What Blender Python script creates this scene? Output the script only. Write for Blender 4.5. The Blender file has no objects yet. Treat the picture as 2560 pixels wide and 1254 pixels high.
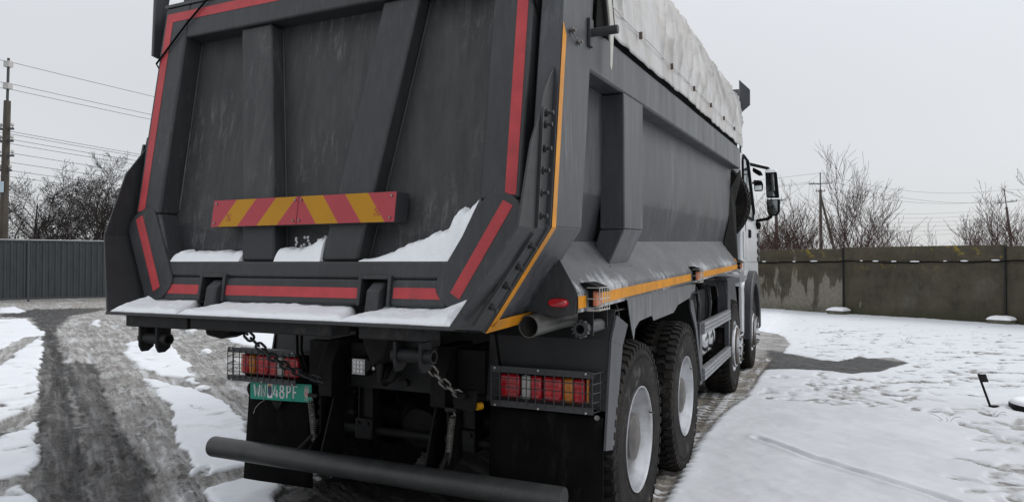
import bpy, bmesh, math, random
import numpy as np
from mathutils import Vector, Matrix, Quaternion
random.seed(7)
S = bpy.context.scene
COL = S.collection
R_ = math.radians
# ---------------------------------------------------------------- camera
cam_d = bpy.data.cameras.new("camera")
cam_d.sensor_width = 36.0
cam_d.lens = 1717.9 / 2560 * 36
cam_d.clip_start = 0.05
cam_d.clip_end = 2000
cam = bpy.data.objects.new("camera", cam_d)
cam.location = (2.2785, -3.9101, 1.54)
cam.rotation_euler = (R_(90 + 0.949), 0, R_(24.766))
COL.objects.link(cam)
S.camera = cam
# ---------------------------------------------------------------- sky (overcast)
SUN_EL, SUN_AZ = R_(42), R_(62)          # azimuth measured from +Y towards +X
W = bpy.data.worlds.new("World"); S.world = W; W.use_nodes = True
nt = W.node_tree; nt.nodes.clear()
def wn(t, **k):
    n = nt.nodes.new(t)
    for a, b in k.items(): setattr(n, a, b)
    return n
sky = wn('ShaderNodeTexSky', sky_type='NISHITA', sun_disc=False, sun_elevation=SUN_EL, sun_rotation=SUN_AZ)
hs = wn('ShaderNodeHueSaturation'); hs.inputs['Saturation'].default_value = 0.25
b1 = wn('ShaderNodeBackground'); b1.inputs[1].default_value = 0.05
nt.links.new(sky.outputs[0], hs.inputs['Color']); nt.links.new(hs.outputs[0], b1.inputs[0])
tc = wn('ShaderNodeTexCoord'); sp = wn('ShaderNodeSeparateXYZ')
nt.links.new(tc.outputs['Generated'], sp.inputs[0])
rp = wn('ShaderNodeValToRGB'); e = rp.color_ramp.elements
e[0].position = 0.0; e[0].color = (0.45, 0.46, 0.48, 1); e[1].position = 0.75; e[1].color = (0.86, 0.88, 0.92, 1)
m_ = e.new(0.2); m_.color = (0.52, 0.53, 0.55, 1)
nt.links.new(sp.outputs[2], rp.inputs[0])
ns = wn('ShaderNodeTexNoise'); ns.inputs['Scale'].default_value = 1.6; ns.inputs['Detail'].default_value = 3
mr = wn('ShaderNodeMapRange'); mr.inputs[3].default_value = 0.94; mr.inputs[4].default_value = 1.06
nt.links.new(tc.outputs['Generated'], ns.inputs['Vector']); nt.links.new(ns.outputs[0], mr.inputs[0])
b2 = wn('ShaderNodeBackground'); nt.links.new(rp.outputs[0], b2.inputs[0]); nt.links.new(mr.outputs[0], b2.inputs[1])
ad = wn('ShaderNodeAddShader'); wo = wn('ShaderNodeOutputWorld')
nt.links.new(b1.outputs[0], ad.inputs[0]); nt.links.new(b2.outputs[0], ad.inputs[1]); nt.links.new(ad.outputs[0], wo.inputs[0])
sun_d = bpy.data.lights.new("sun", 'SUN'); sun_d.energy = 1.2; sun_d.angle = R_(24); sun_d.color = (1, 0.98, 0.95)
sun = bpy.data.objects.new("sun", sun_d); COL.objects.link(sun)
sd = Vector((math.sin(SUN_AZ) * math.cos(SUN_EL), math.cos(SUN_AZ) * math.cos(SUN_EL), math.sin(SUN_EL)))
sun.rotation_euler = sd.to_track_quat('Z', 'Y').to_euler()
S.view_settings.view_transform = 'Standard'; S.view_settings.look = 'None'
S.view_settings.exposure = -0.12; S.view_settings.gamma = 1; S.view_settings.use_curve_mapping = False
S.render.engine = 'CYCLES'; S.cycles.max_bounces = 6; S.cycles.diffuse_bounces = 3; S.cycles.glossy_bounces = 3
S.cycles.transparent_max_bounces = 8; S.cycles.use_denoising = True

# ---------------------------------------------------------------- helpers
def tag(o, label=None, cat=None, group=None, kind=None):
    if label: o['label'] = label
    if cat: o['category'] = cat
    if group: o['group'] = group
    if kind: o['kind'] = kind
    return o
def empty(name, loc, label, cat, group=None, rz=0):
    o = bpy.data.objects.new(name, None); o.location = loc; o.rotation_euler = (0, 0, rz)
    o.empty_display_size = 0.2; COL.objects.link(o); return tag(o, label, cat, group)
def copy_tree(o, parent=None):
    c = o.copy(); COL.objects.link(c)
    if parent: c.parent = parent
    for ch in list(o.children): copy_tree(ch, c)
    return c
V3 = lambda *a: Vector(a)
class MB:
    def __init__(s): s.v = []; s.f = []
    def raw(s, vs, fs):
        n = len(s.v); s.v += [tuple(v) for v in vs]; s.f += [[n + i for i in f] for f in fs]; return s
    def box(s, c, d, rot=None):
        hx, hy, hz = d[0] / 2, d[1] / 2, d[2] / 2
        vs = [Vector((x, y, z)) for x in (-hx, hx) for y in (-hy, hy) for z in (-hz, hz)]
        if rot is not None: vs = [rot @ v for v in vs]
        return s.raw([v + Vector(c) for v in vs], [(0, 1, 3, 2), (4, 6, 7, 5), (0, 4, 5, 1), (2, 3, 7, 6), (0, 2, 6, 4), (1, 5, 7, 3)])
    def bb(s, x0, x1, y0, y1, z0, z1): return s.box(((x0 + x1) / 2, (y0 + y1) / 2, (z0 + z1) / 2), (abs(x1 - x0), abs(y1 - y0), abs(z1 - z0)))
    def prism(s, pts, vec):
        n = len(pts); vec = Vector(vec); a = [Vector(p) for p in pts]; b = [p + vec for p in a]
        return s.raw(a + b, [list(range(n)), list(range(2 * n - 1, n - 1, -1))] + [(i, i + n, (i + 1) % n + n, (i + 1) % n) for i in range(n)])
    def hexa(s, a, b):    # two quads -> solid
        return s.raw(list(a) + list(b), [(0, 1, 2, 3), (7, 6, 5, 4)] + [(i, i + 4, (i + 1) % 4 + 4, (i + 1) % 4) for i in range(4)])
    def tube(s, pts, r, seg=12, cap=True, r2=None):
        pts = [Vector(p) for p in pts]; n = len(pts); rings = []
        up = None
        for i, p in enumerate(pts):
            t = (pts[min(i + 1, n - 1)] - pts[max(i - 1, 0)]).normalized()
            if up is None: up = t.orthogonal().normalized()
            up = (up - t * up.dot(t))
            up = up.normalized() if up.length > 1e-6 else t.orthogonal().normalized()
            q = t.cross(up)
            rr = r[i] if isinstance(r, (list, tuple)) else (r if r2 is None else r + (r2 - r) * i / (n - 1))
            rings.append([p + (up * math.cos(a) + q * math.sin(a)) * rr for a in [2 * math.pi * k / seg for k in range(seg)]])
        vs = [v for g in rings for v in g]
        fs = [(i * seg + k, i * seg + (k + 1) % seg, (i + 1) * seg + (k + 1) % seg, (i + 1) * seg + k) for i in range(n - 1) for k in range(seg)]
        if cap: fs += [list(range(seg))[::-1], [(n - 1) * seg + k for k in range(seg)]]
        return s.raw(vs, fs)
    def lathe(s, prof, c=(0, 0, 0), seg=48, axis='X', closed=False):   # prof: (along, radius)
        vs = []
        for a, r in prof:
            for k in range(seg):
                t = 2 * math.pi * k / seg; p, q = r * math.cos(t), r * math.sin(t)
                v = {'X': (a, p, q), 'Y': (p, a, q), 'Z': (p, q, a)}[axis]
                vs.append((v[0] + c[0], v[1] + c[1], v[2] + c[2]))
        n = len(prof); m = n if closed else n - 1
        fs = [(i * seg + k, i * seg + (k + 1) % seg, ((i + 1) % n) * seg + (k + 1) % seg, ((i + 1) % n) * seg + k) for i in range(m) for k in range(seg)]
        return s.raw(vs, fs)
    def build(s, name, mat, parent=None, bevel=0.0, smooth=True, label=None, angle=35):
        me = bpy.data.meshes.new(name); me.from_pydata(s.v, [], s.f)
        bm = bmesh.new(); bm.from_mesh(me); bmesh.ops.recalc_face_normals(bm, faces=bm.faces); bm.to_mesh(me); bm.free()
        me.materials.append(mat)
        if smooth:
            me.polygons.foreach_set('use_smooth', [True] * len(me.polygons)); me.set_sharp_from_angle(angle=R_(angle))
        o = bpy.data.objects.new(name, me); COL.objects.link(o)
        if parent is not None: o.parent = parent
        if bevel:
            b = o.modifiers.new('bevel', 'BEVEL'); b.width = bevel; b.segments = 2; b.limit_method = 'ANGLE'; b.angle_limit = R_(40)
        if label: o['label'] = label
        return o
def inst(src, name, parent, M):
    o = bpy.data.objects.new(name, src.data); COL.objects.link(o); o.parent = parent; o.matrix_local = M
    for m in src.modifiers:
        b = o.modifiers.new(m.name, m.type); b.width = m.width; b.segments = m.segments; b.limit_method = m.limit_method; b.angle_limit = m.angle_limit
    return o
# ---------------------------------------------------------------- materials
def mat(name, col, rough=0.5, metal=0.0, spec=0.5, col2=None, nscale=4.0, stretch=(1, 1, 1), lo=0.35, hi=0.65, bump=0.0, bscale=60, col3=None, n3=1.2, lo3=0.5, hi3=0.62, rough2=None, coat=0, trans=0, detail=6):
    m = bpy.data.materials.new(name); m.use_nodes = True; t = m.node_tree; N = t.nodes; L = t.links
    p = N['Principled BSDF']; p.inputs['Roughness'].default_value = rough; p.inputs['Metallic'].default_value = metal
    p.inputs['Base Color'].default_value = (*col, 1); p.inputs['Specular IOR Level'].default_value = spec
    p.inputs['Coat Weight'].default_value = coat; p.inputs['Transmission Weight'].default_value = trans
    tcn = N.new('ShaderNodeTexCoord'); mp = N.new('ShaderNodeMapping'); mp.inputs['Scale'].default_value = stretch
    L.new(tcn.outputs['Object'], mp.inputs[0]); out = None
    if col2:
        no = N.new('ShaderNodeTexNoise'); no.inputs['Scale'].default_value = nscale; no.inputs['Detail'].default_value = detail; no.inputs['Roughness'].default_value = 0.65
        L.new(mp.outputs[0], no.inputs['Vector'])
        mr = N.new('ShaderNodeMapRange'); mr.inputs[1].default_value = lo; mr.inputs[2].default_value = hi; L.new(no.outputs[0], mr.inputs[0])
        mx = N.new('ShaderNodeMix'); mx.data_type = 'RGBA'; mx.inputs[6].default_value = (*col, 1); mx.inputs[7].default_value = (*col2, 1)
        L.new(mr.outputs[0], mx.inputs[0]); out = mx.outputs[2]
        if rough2 is not None:
            rr = N.new('ShaderNodeMapRange'); rr.inputs[3].default_value = rough; rr.inputs[4].default_value = rough2
            L.new(mr.outputs[0], rr.inputs[0]); L.new(rr.outputs[0], p.inputs['Roughness'])
    if col3:
        n3n = N.new('ShaderNodeTexNoise'); n3n.inputs['Scale'].default_value = n3; n3n.inputs['Detail'].default_value = 8; n3n.inputs['Roughness'].default_value = 0.7
        L.new(tcn.outputs['Object'], n3n.inputs['Vector'])
        m3 = N.new('ShaderNodeMapRange'); m3.inputs[1].default_value = lo3; m3.inputs[2].default_value = hi3; L.new(n3n.outputs[0], m3.inputs[0])
        mx3 = N.new('ShaderNodeMix'); mx3.data_type = 'RGBA'; mx3.inputs[7].default_value = (*col3, 1)
        if out: L.new(out, mx3.inputs[6])
        else: mx3.inputs[6].default_value = (*col, 1)
        L.new(m3.outputs[0], mx3.inputs[0]); out = mx3.outputs[2]
    if out: L.new(out, p.inputs['Base Color'])
    if bump:
        nb = N.new('ShaderNodeTexNoise'); nb.inputs['Scale'].default_value = bscale; nb.inputs['Detail'].default_value = 4
        L.new(tcn.outputs['Object'], nb.inputs['Vector']); bp = N.new('ShaderNodeBump'); bp.inputs['Strength'].default_value = bump; bp.inputs['Distance'].default_value = 0.01
        L.new(nb.outputs[0], bp.inputs['Height']); L.new(bp.outputs[0], p.inputs['Normal'])
    return m
M = {}
M['gate'] = mat('gate_paint', (.032, .034, .037), .48, col2=(.046, .048, .051), nscale=5, stretch=(6, 6, .8), bump=.10, bscale=180, col3=(.030, .031, .033), n3=1.1, spec=.4)
M['panel'] = mat('panel_paint', (.032, .033, .035), .55, col2=(.054, .055, .056), nscale=3.5, stretch=(5, 5, .5), bump=.15, bscale=140, col3=(.075, .076, .077), n3=9, lo3=.62, hi3=.75, spec=.4)
M['side'] = mat('side_paint', (.040, .043, .049), .36, col2=(.070, .074, .082), nscale=2.0, stretch=(3, 3, .45), bump=.06, bscale=120, col3=(.042, .045, .050), n3=2.3, lo3=.52, hi3=.6, spec=.5, lo=.36, hi=.72, rough2=.6)
M['frost'] = mat('frosted_paint', (.05, .053, .057), .5, col2=(.085, .088, .094), nscale=3, stretch=(1, 1.5, 4), bump=.2, bscale=150)
M['black'] = mat('black_chassis_paint', (.004, .004, .0045), .6, spec=.18, col2=(.009, .0088, .0085), nscale=7, bump=.1, bscale=100)
M['chassis'] = mat('grey_chassis_paint', (.010, .011, .012), .55, spec=.25, col2=(.019, .019, .020), nscale=8, bump=.15, bscale=90)
M['tube'] = mat('bumper_paint', (.026, .028, .029), .42, col2=(.042, .045, .045), nscale=9, stretch=(1, 1, 1), bump=.12, bscale=140, spec=.5)
M['rubber'] = mat('rubber', (.003, .003, .0034), .85, spec=.12, col2=(.006, .006, .006), nscale=5, bump=.1, bscale=50)
M['tyre'] = mat('tyre_rubber', (.006, .0058, .0055), .75, spec=.2, col2=(.030, .025, .021), nscale=5, lo=.42, hi=.78, bump=.3, bscale=60)
M['rim'] = mat('silver_rim', (.66, .67, .69), .30, metal=.9, col2=(.36, .36, .37), nscale=5, lo=.4, hi=.75, bump=.05)
M['hub'] = mat('grey_hub', (.05, .05, .05), .5, col2=(.11, .10, .09), nscale=9)
M['chrome'] = mat('polished_metal', (.62, .63, .65), .22, metal=1, col2=(.40, .40, .41), nscale=6)
M['alu'] = mat('aluminium', (.42, .43, .45), .42, metal=.7, col2=(.18, .18, .185), nscale=9, stretch=(1, 4, 8), lo=.4, hi=.65)
M['steel'] = mat('bright_steel', (.36, .35, .33), .38, metal=.9, col2=(.12, .11, .10), nscale=30)
M['red'] = mat('red_reflective_tape', (.50, .060, .066), .42, spec=.3, col2=(.40, .048, .055), nscale=9, bump=.04, bscale=300)
M['yellow'] = mat('yellow_reflective_tape', (.66, .27, .012), .4, spec=.3, col2=(.50, .20, .012), nscale=9, bump=.04, bscale=300)
M['wred'] = mat('warning_red', (.42, .055, .070), .45, spec=.3, col2=(.36, .048, .06), nscale=2)
M['wyel'] = mat('warning_yellow', (.48, .23, .003), .4, spec=.3, col2=(.42, .20, .003), nscale=2)
M['lred'] = mat('red_lens', (.62, .018, .03), .15, col2=(.36, .008, .016), nscale=22, coat=.6)
M['lred2'] = mat('painted_red_glow', (.75, .01, .02), .15, coat=.6)
M['lamb'] = mat('amber_lens', (.55, .17, .006), .15, coat=.6)
M['lwhite'] = mat('clear_lens', (.45, .46, .43), .2, coat=.6)
M['green'] = mat('green_plate', (.006, .33, .23), .45, col2=(.005, .29, .20), nscale=3)
M['white'] = mat('white_enamel', (.85, .86, .86), .45)
M['crest'] = mat('crest_blue', (.04, .07, .14), .5)
M['seal'] = mat('seal_red', (.55, .33, .32), .6)
M['cab'] = mat('white_cab_paint', (.74, .76, .78), .28, col2=(.60, .61, .62), nscale=2.5, stretch=(3, 3, .8), coat=.3)
M['plastic'] = mat('dark_plastic', (.035, .036, .040), .5, col2=(.05, .051, .054), nscale=6)
M['glass'] = mat('dark_glass', (.03, .045, .045), .05, spec=.8)
M['mirror'] = mat('mirror_glass', (.75, .80, .80), .03, metal=1)
M['snow'] = mat('snow', (.90, .915, .94), .75, col2=(.86, .875, .905), nscale=12, bump=.35, bscale=70, spec=.2)
M['galv'] = mat('lamp_glass', (.55, .55, .55), .15, metal=.6, col2=(.25, .25, .25), nscale=60)
M['pale'] = mat('pale_strap', (.50, .50, .46), .6, col2=(.38, .38, .35), nscale=20)
M['pipe'] = mat('exhaust_metal', (.16, .16, .15), .45, metal=.5, col2=(.10, .10, .095), nscale=8)
M['dark'] = mat('dark_interior', (.012, .012, .013), .8)
M['wood'] = mat('ochre_board', (.30, .20, .07), .7, col2=(.20, .13, .05), nscale=8)
def frost_nodes():
    m = M['frost']; t = m.node_tree; N = t.nodes; L = t.links; p = N['Principled BSDF']
    base = p.inputs['Base Color'].links[0].from_socket
    tcn = N.new('ShaderNodeTexCoord'); mp = N.new('ShaderNodeMapping'); mp.inputs['Scale'].default_value = (1, 14, 2.2)
    L.new(tcn.outputs['Object'], mp.inputs[0])
    n1 = N.new('ShaderNodeTexNoise'); n1.inputs['Scale'].default_value = 2.0; n1.inputs['Detail'].default_value = 8; n1.inputs['Roughness'].default_value = .75; L.new(mp.outputs[0], n1.inputs['Vector'])
    n2 = N.new('ShaderNodeTexNoise'); n2.inputs['Scale'].default_value = 1.3; n2.inputs['Detail'].default_value = 3; L.new(tcn.outputs['Object'], n2.inputs['Vector'])
    n3 = N.new('ShaderNodeTexNoise'); n3.inputs['Scale'].default_value = 55; n3.inputs['Detail'].default_value = 2; L.new(tcn.outputs['Object'], n3.inputs['Vector'])
    sx = N.new('ShaderNodeSeparateXYZ'); L.new(tcn.outputs['Object'], sx.inputs[0])
    # snow dust lies where the sheet flares out: more of it towards the outer edge of the slope
    mr = N.new('ShaderNodeMapRange'); mr.inputs[1].default_value = 1.12; mr.inputs[2].default_value = 1.262; mr.inputs[3].default_value = -.80; mr.inputs[4].default_value = -.43; L.new(sx.outputs[0], mr.inputs[0])
    def add(a, b, k=1.0):
        x = N.new('ShaderNodeMath'); x.operation = 'MULTIPLY_ADD'; L.new(a, x.inputs[0]); x.inputs[1].default_value = k; L.new(b, x.inputs[2]); return x.outputs[0]
    s = add(n1.outputs[0], mr.outputs[0], .9); s = add(n2.outputs[0], s, .80); s = add(n3.outputs[0], s, .22)
    r2 = N.new('ShaderNodeMapRange'); r2.inputs[1].default_value = .50; r2.inputs[2].default_value = .72; r2.inputs[4].default_value = .7; L.new(s, r2.inputs[0])
    mx = N.new('ShaderNodeMix'); mx.data_type = 'RGBA'; L.new(r2.outputs[0], mx.inputs[0]); L.new(base, mx.inputs[6]); mx.inputs[7].default_value = (.62, .64, .67, 1)
    L.new(mx.outputs[2], p.inputs['Base Color'])
frost_nodes()

def split_nodes(m, thr_expr):
    """darker below a wavy height: wet gate panel, painted bend shade on hull"""
    t = m.node_tree; N = t.nodes; L = t.links; p = N['Principled BSDF']; base = p.inputs['Base Color'].links[0].from_socket
    z0, ky, amp, dark = thr_expr
    tcn = N.new('ShaderNodeTexCoord'); sx = N.new('ShaderNodeSeparateXYZ'); L.new(tcn.outputs['Object'], sx.inputs[0])
    n = N.new('ShaderNodeTexNoise'); n.inputs['Scale'].default_value = 2.4; n.inputs['Detail'].default_value = 6; L.new(tcn.outputs['Object'], n.inputs['Vector'])
    a = N.new('ShaderNodeMath'); a.operation = 'MULTIPLY_ADD'; L.new(sx.outputs[1], a.inputs[0]); a.inputs[1].default_value = -ky; L.new(sx.outputs[2], a.inputs[2])
    b = N.new('ShaderNodeMath'); b.operation = 'MULTIPLY_ADD'; L.new(n.outputs[0], b.inputs[0]); b.inputs[1].default_value = -amp; L.new(a.outputs[0], b.inputs[2])
    r = N.new('ShaderNodeMapRange'); r.inputs[1].default_value = z0 - amp * .5; r.inputs[2].default_value = z0 - amp * .5 + .012; L.new(b.outputs[0], r.inputs[0])
    mx = N.new('ShaderNodeMix'); mx.data_type = 'RGBA'; L.new(r.outputs[0], mx.inputs[0]); mx.inputs[6].default_value = (*dark, 1); L.new(base, mx.inputs[7]); L.new(mx.outputs[2], p.inputs['Base Color'])
    return m
split_nodes(M['panel'], (1.70, 0, .30, (.030, .031, .034)))
M['hull'] = split_nodes(mat('body_side_paint', (.042, .044, .048), .4, col2=(.088, .091, .097), nscale=1.8, stretch=(3, 3, .5), bump=.06, bscale=120, lo=.38, hi=.68, rough2=.6), (1.905, .028, .015, (.040, .042, .047)))  # dusty above the bend; downturned face below painted darker as shade
M['skirt'] = mat('skirt_paint', (.085, .088, .092), .45, col2=(.19, .195, .20), nscale=3, stretch=(1, 9, 1.0), bump=.05, lo=.42, hi=.7)

def add_streaks(m, sc_, st, lo, hi, col, amt):
    t = m.node_tree; N = t.nodes; L = t.links; p = N['Principled BSDF']; base = p.inputs['Base Color'].links[0].from_socket
    tcn = N.new('ShaderNodeTexCoord'); mp = N.new('ShaderNodeMapping'); mp.inputs['Scale'].default_value = st; L.new(tcn.outputs['Object'], mp.inputs[0])
    n = N.new('ShaderNodeTexNoise'); n.inputs['Scale'].default_value = sc_; n.inputs['Detail'].default_value = 7; n.inputs['Roughness'].default_value = .7; L.new(mp.outputs[0], n.inputs['Vector'])
    n2 = N.new('ShaderNodeTexNoise'); n2.inputs['Scale'].default_value = 1.6; n2.inputs['Detail'].default_value = 4; L.new(tcn.outputs['Object'], n2.inputs['Vector'])
    r = N.new('ShaderNodeMapRange'); r.inputs[1].default_value = lo; r.inputs[2].default_value = hi; L.new(n.outputs[0], r.inputs[0])
    r2 = N.new('ShaderNodeMapRange'); r2.inputs[1].default_value = .42; r2.inputs[2].default_value = .62; r2.inputs[4].default_value = amt; L.new(n2.outputs[0], r2.inputs[0])
    k = N.new('ShaderNodeMath'); k.operation = 'MULTIPLY'; L.new(r.outputs[0], k.inputs[0]); L.new(r2.outputs[0], k.inputs[1])
    mx = N.new('ShaderNodeMix'); mx.data_type = 'RGBA'; L.new(k.outputs[0], mx.inputs[0]); L.new(base, mx.inputs[6]); mx.inputs[7].default_value = (*col, 1); L.new(mx.outputs[2], p.inputs['Base Color'])
add_streaks(M['panel'], 30, (1, 1, .16), .52, .66, (.13, .13, .13), .75)      # salt and drip marks
add_streaks(M['panel'], 85, (1, 1, 1), .60, .68, (.20, .20, .20), .6)
add_streaks(M['gate'], 40, (1, 1, .25), .56, .68, (.10, .10, .10), .6)
add_streaks(M['side'], 22, (1, 1, .12), .50, .66, (.14, .145, .155), .7)
add_streaks(M['side'], 120, (1, 1, 1), .60, .68, (.03, .032, .036), .8)
add_streaks(M['hull'], 20, (1, 1, .10), .50, .66, (.17, .175, .18), .7)
add_streaks(M['tube'], 60, (1, 1, 1), .58, .68, (.10, .10, .095), .6)
add_streaks(M['chassis'], 18, (1, 1, 1), .52, .66, (.06, .052, .045), .8)
add_streaks(M['black'], 18, (1, 1, 1), .54, .68, (.040, .034, .029), .8)
add_streaks(M['rubber'], 12, (1, 1, .3), .54, .70, (.035, .031, .028), .6)
add_streaks(M['red'], 14, (1, 1, .5), .52, .68, (.22, .06, .06), .6)
add_streaks(M['yellow'], 14, (1, 1, .5), .52, .68, (.34, .20, .06), .6)
add_streaks(M['rim'], 14, (1, 1, 1), .55, .68, (.16, .14, .12), .8)
add_streaks(M['tyre'], 9, (1, 1, 1), .56, .66, (.16, .15, .14), .55)

# ---------------------------------------------------------------- ground (snow, slush and wheel tracks)
SNOWL=[[(-17.97,6.88),(-17.49,7.1),(-17.4,7.42),(-15.94,6.73),(-14.01,5.78),(-13.52,5.6),(-11.04,4.08),(-8.86,2.75),(-7.04,1.64),(-5.62,0.8),(-5.31,0.48),(-5.11,0.24),(-4.85,-0.02),(-4.79,-0.13)],[(-3.94,-0.59),(-4.3,-0.23),(-4.44,-0.04),(-4.58,0.18),(-3.85,-0.27),(-2.91,-0.82),(-2.92,-0.91),(-2.89,-1.02),(-2.87,-1.15)],[(-2.78,-1.2),(-2.84,-1.05),(-2.85,-0.94),(-2.81,-0.9),(-2.56,-1.05),(-2.14,-1.28),(-2.4,-1.4)],[(-8.39,3.79),(-9.62,4.73),(-9.91,5.17),(-9.81,5.53),(-8.62,4.91),(-7.17,3.92),(-6.32,3.35),(-5.56,2.74),(-5.5,2.48),(-5.79,2.49),(-6.48,2.78),(-7.22,3.12),(-7.89,3.49)],[(-5.97,2.34),(-5.35,2.15),(-4.64,1.99),(-4.09,1.8),(-3.32,1.31),(-2.8,0.99),(-2.28,0.57),(-1.65,0.06),(-1.66,-0.17),(-1.73,-0.45),(-2.24,-0.11),(-3.14,0.49),(-3.97,1.09),(-5.0,1.71)],[(-1.57,-0.52),(-1.54,-0.2),(-1.47,0.01),(-1.3,-0.04),(-1.03,-0.35),(-0.79,-0.67),(-1.16,-0.83)],[(-11.43,8.04),(-10.83,8.08),(-10.24,8.12),(-9.11,8.41),(-6.24,5.23),(-7.05,5.36),(-8.07,5.71),(-8.82,6.29)],[(-22.66,9.67),(-23.1,10.38),(-20.65,9.33),(-19.87,8.7),(-20.42,8.45)],[(-14.96,7.69),(-15.84,8.41),(-13.53,6.86),(-13.63,6.81)],[(-5.33,2.42),(-5.34,2.55),(-4.92,2.34),(-4.88,2.24)],[(-5.87,2.24),(-5.76,2.22),(-5.23,1.95),(-5.28,1.93)]]
WET=[[(-13.26,5.34),(-13.32,5.69),(-8.17,2.69),(-5.6,1.11),(-4.12,0.25),(-3.0,-0.41),(-1.83,-1.14),(-2.14,-1.28),(-3.34,-0.57),(-6.1,1.09)],[(-8.17,2.69),(-8.14,3.08),(-6.54,2.14),(-5.05,1.16),(-3.63,0.33),(-2.43,-0.34),(-1.47,-0.98),(-1.8,-1.13),(-2.96,-0.39),(-4.33,0.44),(-5.76,1.25)],[(-20.13,8.3),(-21.49,10.02),(-20.2,11.49),(-20.93,12.11),(-18.77,10.57),(-17.7,8.84),(-13.32,5.69),(-13.08,5.23),(-18.08,8.02),(-18.92,7.64)],[(1.58,7.15),(2.04,7.96),(2.38,7.85),(2.71,8.67),(3.36,8.19),(3.06,7.53),(2.87,6.97),(2.51,6.65),(2.19,6.81),(1.78,6.78)],[(-4.51,-0.2),(-4.45,-0.11),(-4.18,-0.3),(-4.08,-0.43)]]
SNOWR=[[(1.3,0.39),(1.26,1.31),(1.23,2.32),(1.26,3.3),(1.39,4.34),(1.4,5.75),(1.43,6.58),(1.78,6.74),(2.19,6.77),(2.51,6.61),(2.87,6.92),(3.06,7.48),(3.35,8.08),(3.18,8.62),(2.81,8.35),(2.71,8.6),(2.38,7.78),(2.07,7.97),(1.8,8.39),(1.54,8.6),(1.57,9.7),(1.5,10.65),(1.23,11.83),(0.85,12.21),(0.5,12.64),(-0.36,20.72),(14,12),(14,-3),(2,-3)]]
TRACKL=[[(-8.85,2.03),(-9.54,2.54),(-11.12,3.64),(-12.5,4.79)],[(-2.83,-1.17),(-2.86,-1.03),(-2.86,-0.87)],[(-1.44,0.09),(-1.56,-0.18),(-1.65,-0.49),(-1.77,-0.69)]]
RUT=[[(1.7,2.42),(1.91,2.21),(2.14,1.94),(2.37,1.78),(2.62,1.57),(2.84,1.38),(2.99,1.24)]]
RUTL=[[(-5.38,1.01),(-4.11,0.25),(-3.0,-0.41),(-1.83,-1.14)],[(-14.2,6.12),(-8.21,2.67),(-5.64,1.09),(-4.18,0.22),(-1.91,-1.18)],[(-8.19,3.06),(-5.05,1.16),(-3.53,0.25),(-2.48,-0.37),(-1.52,-1.0)],[(-9.51,3.99),(-4.95,1.2),(-3.18,0.15),(-1.42,-0.96)],[(-12.67,7.71),(-6.65,3.76),(-3.62,1.81)],[(-12.34,7.86),(-6.72,4.13),(-3.81,2.14)],[(-14.4,6.93),(-9.51,3.99)]]
FEET=[[(-6.65,1.07),(-6.16,1.02),(-5.54,0.47),(-8.36,2.09),(-7.69,1.92),(-3.73,-0.47),(-2.63,-1.2),(-3.74,1.25),(-3.26,1.13),(-1.85,-0.3),(-1.29,-0.14),(-6.51,3.09),(-7.73,3.88),(-7.35,3.44),(-8.23,3.87)],[(2.46,6.1),(2.06,5.48),(2.2,5.54),(2.64,6.05),(2.88,6.5),(3.18,6.99),(2.1,4.98),(1.76,5.94),(2.86,5.78),(2.43,8.08),(2.74,8.82),(3.29,4.31),(3.36,4.22),(2.96,4.77),(3.42,3.74),(3.46,3.28),(3.25,2.4),(3.44,2.83),(3.45,2.31),(3.61,2.91),(3.34,2.02),(3.38,1.84),(3.17,1.57),(3.15,1.81),(3.84,3.83),(4.31,6.44),(4.01,6.95),(3.93,7.19),(3.35,10.91),(2.71,11.82),(2.95,12.1),(1.87,13.67),(2.43,13.31),(1.42,14.6),(3.15,5.0),(3.35,1.52),(3.6,3.28),(3.74,3.24)]]

def _h(ix, iy, seed):
    with np.errstate(over='ignore'):
        n = (ix.astype(np.int64) * 374761393 + iy.astype(np.int64) * 668265263 + seed * 974711) & 0x7fffffff
        n = ((n ^ (n >> 13)) * 1274126177) & 0x7fffffff
        n = (n ^ (n >> 16)) & 0xffff
    return n / 65535.0
def vn(x, y, seed=0):
    xi = np.floor(x); yi = np.floor(y); fx = x - xi; fy = y - yi
    fx = fx * fx * (3 - 2 * fx); fy = fy * fy * (3 - 2 * fy)
    a = _h(xi, yi, seed); b = _h(xi + 1, yi, seed); c = _h(xi, yi + 1, seed); d = _h(xi + 1, yi + 1, seed)
    return (a * (1 - fx) + b * fx) * (1 - fy) + (c * (1 - fx) + d * fx) * fy
def fbm(x, y, seed=0, o=4, g=.5):
    s = 0; a = 1; t = 0
    for i in range(o):
        s = s + a * vn(x * 2 ** i + 17.3 * i, y * 2 ** i - 9.1 * i, seed + i); t += a; a *= g
    return s / t - .5
def sd_poly(x, y, poly):      # signed distance, positive inside
    P = np.array(poly, float); n = len(P); d = np.full(x.shape, 1e9); ins = np.zeros(x.shape, bool)
    for i in range(n):
        a = P[i]; b = P[(i + 1) % n]; e0, e1 = b - a; w0 = x - a[0]; w1 = y - a[1]
        t = np.clip((w0 * e0 + w1 * e1) / (e0 * e0 + e1 * e1 + 1e-12), 0, 1)
        d = np.minimum(d, (w0 - e0 * t) ** 2 + (w1 - e1 * t) ** 2)
        if abs(e1) > 1e-9:
            c = (a[1] <= y) != (b[1] <= y)
            ins ^= c & (x < (y - a[1]) / e1 * e0 + a[0])
    d = np.sqrt(d); return np.where(ins, d, -d)
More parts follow.
